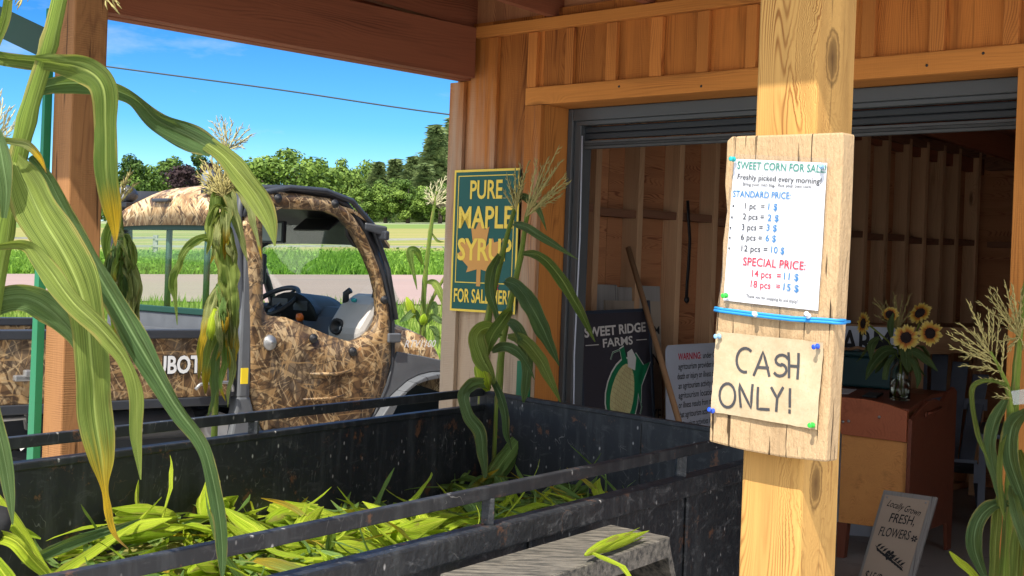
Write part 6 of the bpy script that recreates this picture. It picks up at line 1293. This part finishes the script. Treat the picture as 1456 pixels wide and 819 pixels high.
# strap hanging on the left wall
P = [lw(px, py, .13) for px, py in ((978, 285), (979, 310), (981, 340), (979, 380), (977, 405), (976, 426))]
b = MB(); leafw = [.010]*len(P); b.ribbon(P, [V]*len(P), leafw, fold=.05); b.lathe(P[-1]-T*.004, T, [(.012, 0), (.018, .006), (.012, .012)], 10); tag(b.build('hanging_strap', 'black', solid=.006), 'black rubber strap hanging from a stud on the inner wall', 'strap')

# ---------------------------------------------------------------- desk with flowers
A0 = at(1291, 582, 7.0); dz_top = A0.z; da = R_(35); dD = Vector((math.sin(da), math.cos(da), 0)); dW = Vector((-dD.y, dD.x, 0))
fc = Vector((A0.x, A0.y, 0))
DK = thing('wooden_desk', 'reddish wooden desk with scalloped side inside the shed doorway', 'desk', fc+Z*FL)
dp = .70
def dk(x, y, z): return fc+dW*x+dD*y+Z*z         # x to the left, y backwards
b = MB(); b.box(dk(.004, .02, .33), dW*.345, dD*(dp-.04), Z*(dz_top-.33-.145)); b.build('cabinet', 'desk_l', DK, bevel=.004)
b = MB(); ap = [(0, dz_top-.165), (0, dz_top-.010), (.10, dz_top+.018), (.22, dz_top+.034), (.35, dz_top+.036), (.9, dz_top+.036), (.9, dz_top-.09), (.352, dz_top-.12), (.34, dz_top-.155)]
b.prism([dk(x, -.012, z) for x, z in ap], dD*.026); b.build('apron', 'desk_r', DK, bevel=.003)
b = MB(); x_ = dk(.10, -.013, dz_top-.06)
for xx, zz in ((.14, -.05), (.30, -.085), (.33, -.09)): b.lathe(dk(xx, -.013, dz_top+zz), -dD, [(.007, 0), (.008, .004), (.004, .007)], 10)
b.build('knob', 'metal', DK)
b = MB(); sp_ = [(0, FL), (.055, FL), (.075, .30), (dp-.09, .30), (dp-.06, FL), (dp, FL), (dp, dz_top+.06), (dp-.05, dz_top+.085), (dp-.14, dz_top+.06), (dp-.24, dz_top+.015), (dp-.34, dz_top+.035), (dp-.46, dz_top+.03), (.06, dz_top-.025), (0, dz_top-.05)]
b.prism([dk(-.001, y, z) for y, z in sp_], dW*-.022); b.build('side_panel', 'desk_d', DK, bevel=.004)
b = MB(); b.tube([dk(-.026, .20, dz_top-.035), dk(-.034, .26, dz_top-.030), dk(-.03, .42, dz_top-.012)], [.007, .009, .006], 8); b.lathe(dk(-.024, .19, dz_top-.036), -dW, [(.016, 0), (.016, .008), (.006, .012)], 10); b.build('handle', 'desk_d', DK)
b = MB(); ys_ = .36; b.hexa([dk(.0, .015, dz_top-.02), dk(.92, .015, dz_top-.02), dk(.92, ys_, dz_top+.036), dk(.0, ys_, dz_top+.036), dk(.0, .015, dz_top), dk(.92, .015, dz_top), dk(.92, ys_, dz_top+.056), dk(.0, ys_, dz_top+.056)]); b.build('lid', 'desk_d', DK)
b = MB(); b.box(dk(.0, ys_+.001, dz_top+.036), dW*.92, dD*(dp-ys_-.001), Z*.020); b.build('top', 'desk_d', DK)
LN = dW.cross(dD*(ys_-.015)+Z*.056).normalized(); LN = LN if LN.z > 0 else -LN; LP = dk(0, .015, dz_top+.002)
for x, y in ((.30, .02), (.30, dp-.08), (.85, .02), (.85, dp-.08)): b = MB(); b.hexa([dk(x+.01, y, FL), dk(x+.05, y, FL), dk(x+.05, y+.04, FL), dk(x+.01, y+.04, FL), dk(x, y, .33 if x < .5 else dz_top-.1), dk(x+.055, y, .33 if x < .5 else dz_top-.1), dk(x+.055, y+.05, .33 if x < .5 else dz_top-.1), dk(x, y+.05, .33 if x < .5 else dz_top-.1)]); b.build('leg', 'desk_d', DK)
TOP = dz_top+.058
# vase
vc = onp(1279, 572, LP, LN); vc.z += .012
VA = thing('glass_bottle_vase', 'clear glass bottle holding the sunflowers on the desk', 'vase', vc)
prof = [(.046, 0), (.052, .006), (.053, .12), (.050, .155), (.034, .178), (.020, .19), (.0185, .22), (.022, .228)]
b = MB(); b.lathe(vc, Z, prof+[(.0165, .228), (.0165, .19), (.030, .176), (.046, .152), (.049, .12), (.048, .008), (.01, .006)], 28); b.build('bottle', 'bottle', VA)
b = MB(); b.lathe(vc+Z*.007, Z, [(.046, 0), (.0475, .01), (.0475, .10), (.01, .1005)], 24); b.build('water', 'bottle', VA)
def sunflower(px, py, Y, face, r, label, dry=False, leaves=2, petal='petal', disc=.45):
    c = at(px, py, Y); face = Vector(face).normalized(); t = thing('sunflower', label, 'flower', vc+Z*.02, group='sunflowers in the bottle vase')
    neck = vc+Z*.20; st = MB(); st.tube([vc+Z*.015+Vector((random.uniform(-.03, .03), random.uniform(-.03, .03), 0)), neck+Vector((random.uniform(-.008, .008), random.uniform(-.008, .008), 0)), (neck+c)/2-face*.03+Z*.01, c-face*.02], [.004, .004, .0045, .005], 7); st.build('stem', 'stem', t)
    a = face.orthogonal().normalized(); bb = face.cross(a); b = MB()
    for ring in range(2):
        n = 15
        for i in range(n):
            an_ = (i+.5*ring+random.uniform(-.25, .25))*6.283/n; o = a*math.cos(an_)+bb*math.sin(an_); sd_ = face.cross(o); L = r*random.uniform(.88, 1.1)
            dr = -.5 if dry else 0; pts, sv, ww = [], [], []
            for k in range(6):
                fk = k/5; rr = L*(.38+.62*fk); pts.append(c+o*rr*(1+dr*.5*fk)+face*(.006+.10*L*math.sin(fk*2.6)*random.uniform(.4, 1)-ring*.006+dr*L*fk*.5)); sv.append(sd_+face*random.uniform(-.15, .15)); ww.append(r*.135*math.sin(.35+fk*2.75)+.0004)
            q0 = len(b.v); b.ribbon(pts, sv, ww, fold=.2, ncross=3)
            for k in range(q0, len(b.v)): b.co[k] = (((k-q0)//3)/5*.7+.3, b.co[k][1], 0)
    b.build('petals', petal, t)
    b = MB(); b.lathe(c-face*.008, face, [(r*.3, -.012), (r*.40, 0), (r*disc, .010), (r*disc*.85, .018), (r*disc*.4, .016), (r*.02, .013)], 18); b.build('disc', 'disc', t)
    b = MB()
    for i in range(10):
        an_ = i*.628; o = a*math.cos(an_)+bb*math.sin(an_); b.ribbon([c-face*.014+o*r*.2, c-face*.010+o*r*.5, c-face*.004+o*r*.72], [face.cross(o)]*3, [r*.14, r*.12, .0005], ncross=3)
    b.build('sepals', 'leaf_d', t)
    for i in range(leaves):
        p = neck.lerp(c, random.uniform(.1, .5)); d = Vector((random.uniform(-1, 1), random.uniform(-1, .2), 0)).normalized(); pts = [p+d*.13*k/6-Z*(.10*(k/6)**2)+Z*.02*math.sin(k) for k in range(7)]; b = MB(); b.ribbon(pts, [d.cross(Z)]*7, [.004, .018, .03, .034, .028, .016, .0005], fold=.3, ripple=.1); b.build('leaf', 'leaf_d', t)
sunflower(1288, 480, 7.05, (-.15, -1, .05), .066, 'sunflower facing forward, lower left of the two open blooms'); sunflower(1322, 474, 7.05, (.10, -1, .10), .066, 'sunflower facing forward on the right side of the bouquet')
sunflower(1309, 446, 7.12, (-.65, -.55, .5), .062, 'dark red sunflower turned away at the top of the bouquet', disc=.5); sunflower(1229, 460, 7.12, (-1, -.25, .1), .062, 'yellow sunflower seen side on at the left of the bouquet', leaves=3); sunflower(1266, 447, 7.12, (-.45, -.8, -.35), .055, 'drooping pale sunflower below the dried grasses', dry=True)
WG = thing('dried_grass_sprig', 'dried wheat coloured grass sprig at the top of the bouquet', 'dried grass', vc+Z*.02)
b = MB()
for i in range(16):
    e = at(random.uniform(1240, 1300), random.uniform(412, 452), 7.14+random.uniform(-.04, .04)); spike(b, at(1277, 470, 7.14), e, .0022, .05)
b.tube([vc+Z*.02, vc+Z*.2, at(1277, 470, 7.14)], .003, 6); b.build('heads', 'tassel', WG)
for i, P in enumerate([[(1276, 500, 7.1, 6), (1258, 500, 7.05, 22, .2), (1240, 520, 7.0, 16, .3), (1231, 540, 7.0, 2)], [(1282, 505, 7.1, 6), (1300, 500, 7.05, 16, .2), (1318, 512, 7.0, 16, .3), (1333, 528, 7.0, 1)], [(1284, 505, 7.08, 5), (1300, 515, 7.0, 12, .3), (1306, 535, 7.0, 12, .2), (1304, 552, 7.0, 1)], [(1272, 505, 7.08, 6), (1262, 520, 7.0, 12, .3), (1258, 540, 7.0, 10)], [(1250, 480, 7.1, 6), (1240, 490, 7.05, 16, .2), (1238, 512, 7.0, 3)], [(1268, 480, 7.1, 5), (1266, 462, 7.1, 14, .2), (1270, 445, 7.1, 2)]]):
    b = MB(); leaf_px(b, P, fold=.3, n=5); b.build('leaf', 'leaf_d', WG)
# things on the desk
c0 = onp(1206, 561, LP, LN); sD = (dD*(ys_-.015)+Z*.056).normalized(); b = MB(); b.box(c0+LN*.001, dW*.12, sD*.12, LN*.002); tag(b.build('paper_sheet', 'paper'), 'white sheet of paper lying on the desk', 'paper')
c0 = onp(1236, 566, LP, LN); PH = thing('mobile_phone', 'small flat phone lying on the desk left of the vase', 'phone', c0)
b = MB(); b.box(c0+LN*.001-dW*.04, dW*.08, sD*.10, LN*.009); b.build('body', 'black', PH, bevel=.003); b = MB(); b.box(c0+LN*.0105-dW*.036, dW*.072, sD*.092, LN*.0008); b.build('screen', 'steel', PH)
c0 = dk(.235, .43, TOP); TB = thing('teal_box', 'dark teal lidded box standing on the desk beside the post', 'box', c0)
hT = .165; b = MB(); b.box(c0+Z*.001, dW*.32, dD*.2, Z*hT); b.build('body', 'tote', TB, bevel=.012)
b = MB(); b.box(c0+Z*(hT+.002)-dD*.01-dW*.01, dW*.34, dD*.22, Z*.03); b.build('lid', 'tote', TB, bevel=.01)
b = MB(); q = [c0+Z*(hT+.042)+dD*.04+dW*(.02+.05*i)+Z*.008*math.sin(i*2.1) for i in range(7)]; b.tube(q, .009, 7); b.build('carry_strap', 'stick', TB)
# flowers sign leaning on the desk
a, c = at(1258, 700, 6.62), at(1327, 712, 6.46); ex = (c-a); wF = ex.length; ex.normalize(); ex.z = 0; ex.normalize(); down = (Vector((0, 0, -1))-dD*.28-ex*.17).normalized(); down = (down-ex*down.dot(ex)*.0)
FS = thing('flowers_sign', 'taupe Locally Grown FRESH FLOWERS sign on dark wood leaning against the desk', 'sign', (a+c).xy.to_3d()/2+Z*FL)
hF = (min(a.z, c.z)-FL)/-down.z
y_ = -down; f = Frame(a+down*hF, ex, None, ex.cross(y_)); f.y = y_.normalized()
b = MB(); b.box(f.p(-.012, 0, -.024), f.x*(wF+.024), f.y*(hF+.012), f.n*.02); b.build('backing', 'greywood', FS, bevel=.004)
b = MB(); b.box(f.p(.006, .0, -.003), f.x*(wF-.022), f.y*(hF-.010), f.n*.005); b.build('face', 'slate', FS)
b = MB(); zz = .0035; cw = wF*.47
b.text(f, 'Locally Grown', cw, hF-.075, .046, align='CENTER', bold=.003, shear=.4, z=zz, width=wF*.72, rot=-.16); b.text(f, 'FRESH,', cw+.01, hF-.135, .062, align='CENTER', bold=.006, shear=.15, z=zz, width=wF*.52); b.text(f, 'FLOWERS', cw-.008, hF-.205, .062, align='CENTER', bold=.006, shear=.15, z=zz, width=wF*.64)
b.text(f, '$15/Bouquet', cw+.0, hF-.425, .060, align='CENTER', bold=.004, shear=.15, z=zz, width=wF*.80, rot=-.10)
b.stroke(f, [(wF*.14, hF-.255), (wF*.3, hF-.285), (wF*.5, hF-.295), (wF*.68, hF-.318), (wF*.80, hF-.335)], .003, z=zz)
for i in range(9):
    q0 = (wF*(.16+.07*i), hF-.262-.0085*i)
    for sg in (-1, 1): b.poly([f.p(q0[0]+x, q0[1]+y*sg, zz) for x, y in ((0, 0), (.014, .006), (.026, .022), (.008, .016))][::sg])
for k in range(6): b.poly([f.p(x, y, zz+.0004) for x, y in ell(wF*.48+.016*math.cos(k*1.047), hF-.29+.016*math.sin(k*1.047), .010, .007, k*1.047, 10)]); b.poly([f.p(x, y, zz) for x, y in ell(wF*.86+.010*math.cos(k*1.047), hF-.195+.010*math.sin(k*1.047), .007, .004, k*1.047, 8)])
b.build('lettering', 'ink', FS)
b = MB()
for x in (.02, wF-.03): b.lathe(f.p(x, hF-.022, .002), f.n, [(.005, 0), (.004, .002), (.001, .003)], 8)
b.build('screw', 'metal', FS)

# ---------------------------------------------------------------- behind the desk
Y8 = 8.35
def adirondack(name, label, px, Y, mat, faz, sc=1.0):
    p = at(px, 600, Y); p.z = FL; t = thing(name, label, 'chair', p, local=True, rotz=faz)
    for i in range(5):
        x = -.22+.11*i; hh = .98-.04*abs(i-2)**1.5; b = MB(); b.hexa([X3(x*.85-.045, .26, .30), X3(x*.85+.045, .26, .30), X3(x*.85+.045, .28, .30), X3(x*.85-.045, .28, .30), X3(x*1.15-.05, .56, hh), X3(x*1.15+.05, .56, hh), X3(x*1.15+.05, .58, hh), X3(x*1.15-.05, .58, hh)]); b.build('back_slat', mat, t, bevel=.006)
    b = MB()
    for i in range(5): b.hexa([X3(-.27, -.25+.105*i, .39-.025*i), X3(.27, -.25+.105*i, .39-.025*i), X3(.27, -.155+.105*i, .367-.025*i), X3(-.27, -.155+.105*i, .367-.025*i), X3(-.27, -.25+.105*i, .41-.025*i), X3(.27, -.25+.105*i, .41-.025*i), X3(.27, -.155+.105*i, .387-.025*i), X3(-.27, -.155+.105*i, .387-.025*i)])
    b.build('seat', mat, t)
    for s in (-1, 1):
        b = MB(); b.box(X3(s*.34-.07, -.33, .55), X3(.14, 0, 0), X3(0, .78, 0), X3(0, 0, .025)); b.build('arm', mat, t, bevel=.006)
        b = MB(); b.box(X3(s*.30-.02, -.28, 0), X3(.04, 0, 0), X3(0, .10, 0), X3(0, 0, .55)); b.build('leg', mat, t)
        b = MB(); b.hexa([X3(s*.27-.015, -.27, .28), X3(s*.27+.015, -.27, .28), X3(s*.27+.015, .62, 0), X3(s*.27-.015, .62, 0), X3(s*.27-.015, -.27, .39), X3(s*.27+.015, -.27, .39), X3(s*.27+.015, .66, .06), X3(s*.27-.015, .66, .06)]); b.build('leg', mat, t)
    b = MB(); b.bar(X3(-.30, .48, .68), X3(.30, .48, .68), .03, .07); b.build('back_rail', mat, t)
adirondack('adirondack_chair', 'grey blue slatted wooden chair behind the flower desk', 1326, 8.5, 'chair', R_(-20))
adirondack('adirondack_chair', 'very dark blue wooden chair half hidden behind the golden post', 1196, 9.0, 'chair2', R_(-30)).__class__
# workbench with banner and bucket
WB = thing('workbench', 'long rough plank bench along the inner shed wall behind the bouquet', 'bench', tq(.5, 3.6, FL))
zB = at(1310, 458, 9.4).z
b = MB(); b.box(tq(.25, 2.9, zB-.03), T*.55, V*1.9, Z*.03); b.build('top', 'stud', WB)
for t_, q in ((.28, 2.95), (.72, 2.95), (.28, 4.7), (.72, 4.7)): b = MB(); b.box(tq(t_, q, FL), T*.06, V*.06, Z*(zB-.03-FL), along=2); b.build('leg', 'stud', WB)
b = MB(); b.box(tq(.70, 2.9, zB-.16), T*.02, V*1.9, Z*.13); b.build('apron', 'stud', WB)
c0 = onp(1326, 456, Z*zB, Z); BK = thing('plastic_bucket', 'pale blue white plastic bucket standing on the workbench', 'bucket', c0)
hB = .16*at(1325, 440, c0.y).y/7.5; b = MB(); b.lathe(c0+Z*.001, Z, [(.075, 0), (.085, .01), (.098, hB*.85), (.104, hB*.86), (.105, hB*.9), (.099, hB*.91), (.104, hB), (.098, hB), (.08, .02), (.01, .015)], 26); b.build('body', 'bucket', BK)
b = MB(); b.tube([c0+Z*hB*.88+Vector((.105*math.cos(a_), .105*math.sin(a_)-.01, -.05*math.sin(a_ if a_ > 0 else 0)*0)) for a_ in [math.pi+.2+i*.3 for i in range(10)]], .003, 5); b.build('bail_handle', 'metal', BK)
a, c = at(1172, 462, 7.95), at(1284, 466, 7.85); ex = (c-a); wB = ex.length; ex.normalize(); f = Frame(at(1172, 572, 7.9), ex, Z); hB2 = a.z-f.o.z; f.o.z -= .0
BN = thing('farm_fresh_banner', 'white board with tall black FARM FRESH lettering behind the teal box', 'sign', f.o.xy.to_3d()+Z*FL)
b = MB(); rect(b, f, 0, FL-f.o.z, wB, hB2, -.012, 0); b.build('panel', 'signwhite', BN)
b = MB(); b.text(f, 'FARM F', .02, hB2-.155, .19, bold=.02, z=.001, width=wB*.98); b.build('lettering', 'ink', BN)
b = MB(); b.text(f, 'EGGS', wB*.42, hB2-.36, .17, bold=.03, z=.001, width=wB*.52); b.build('orange_lettering', 'orange', BN)
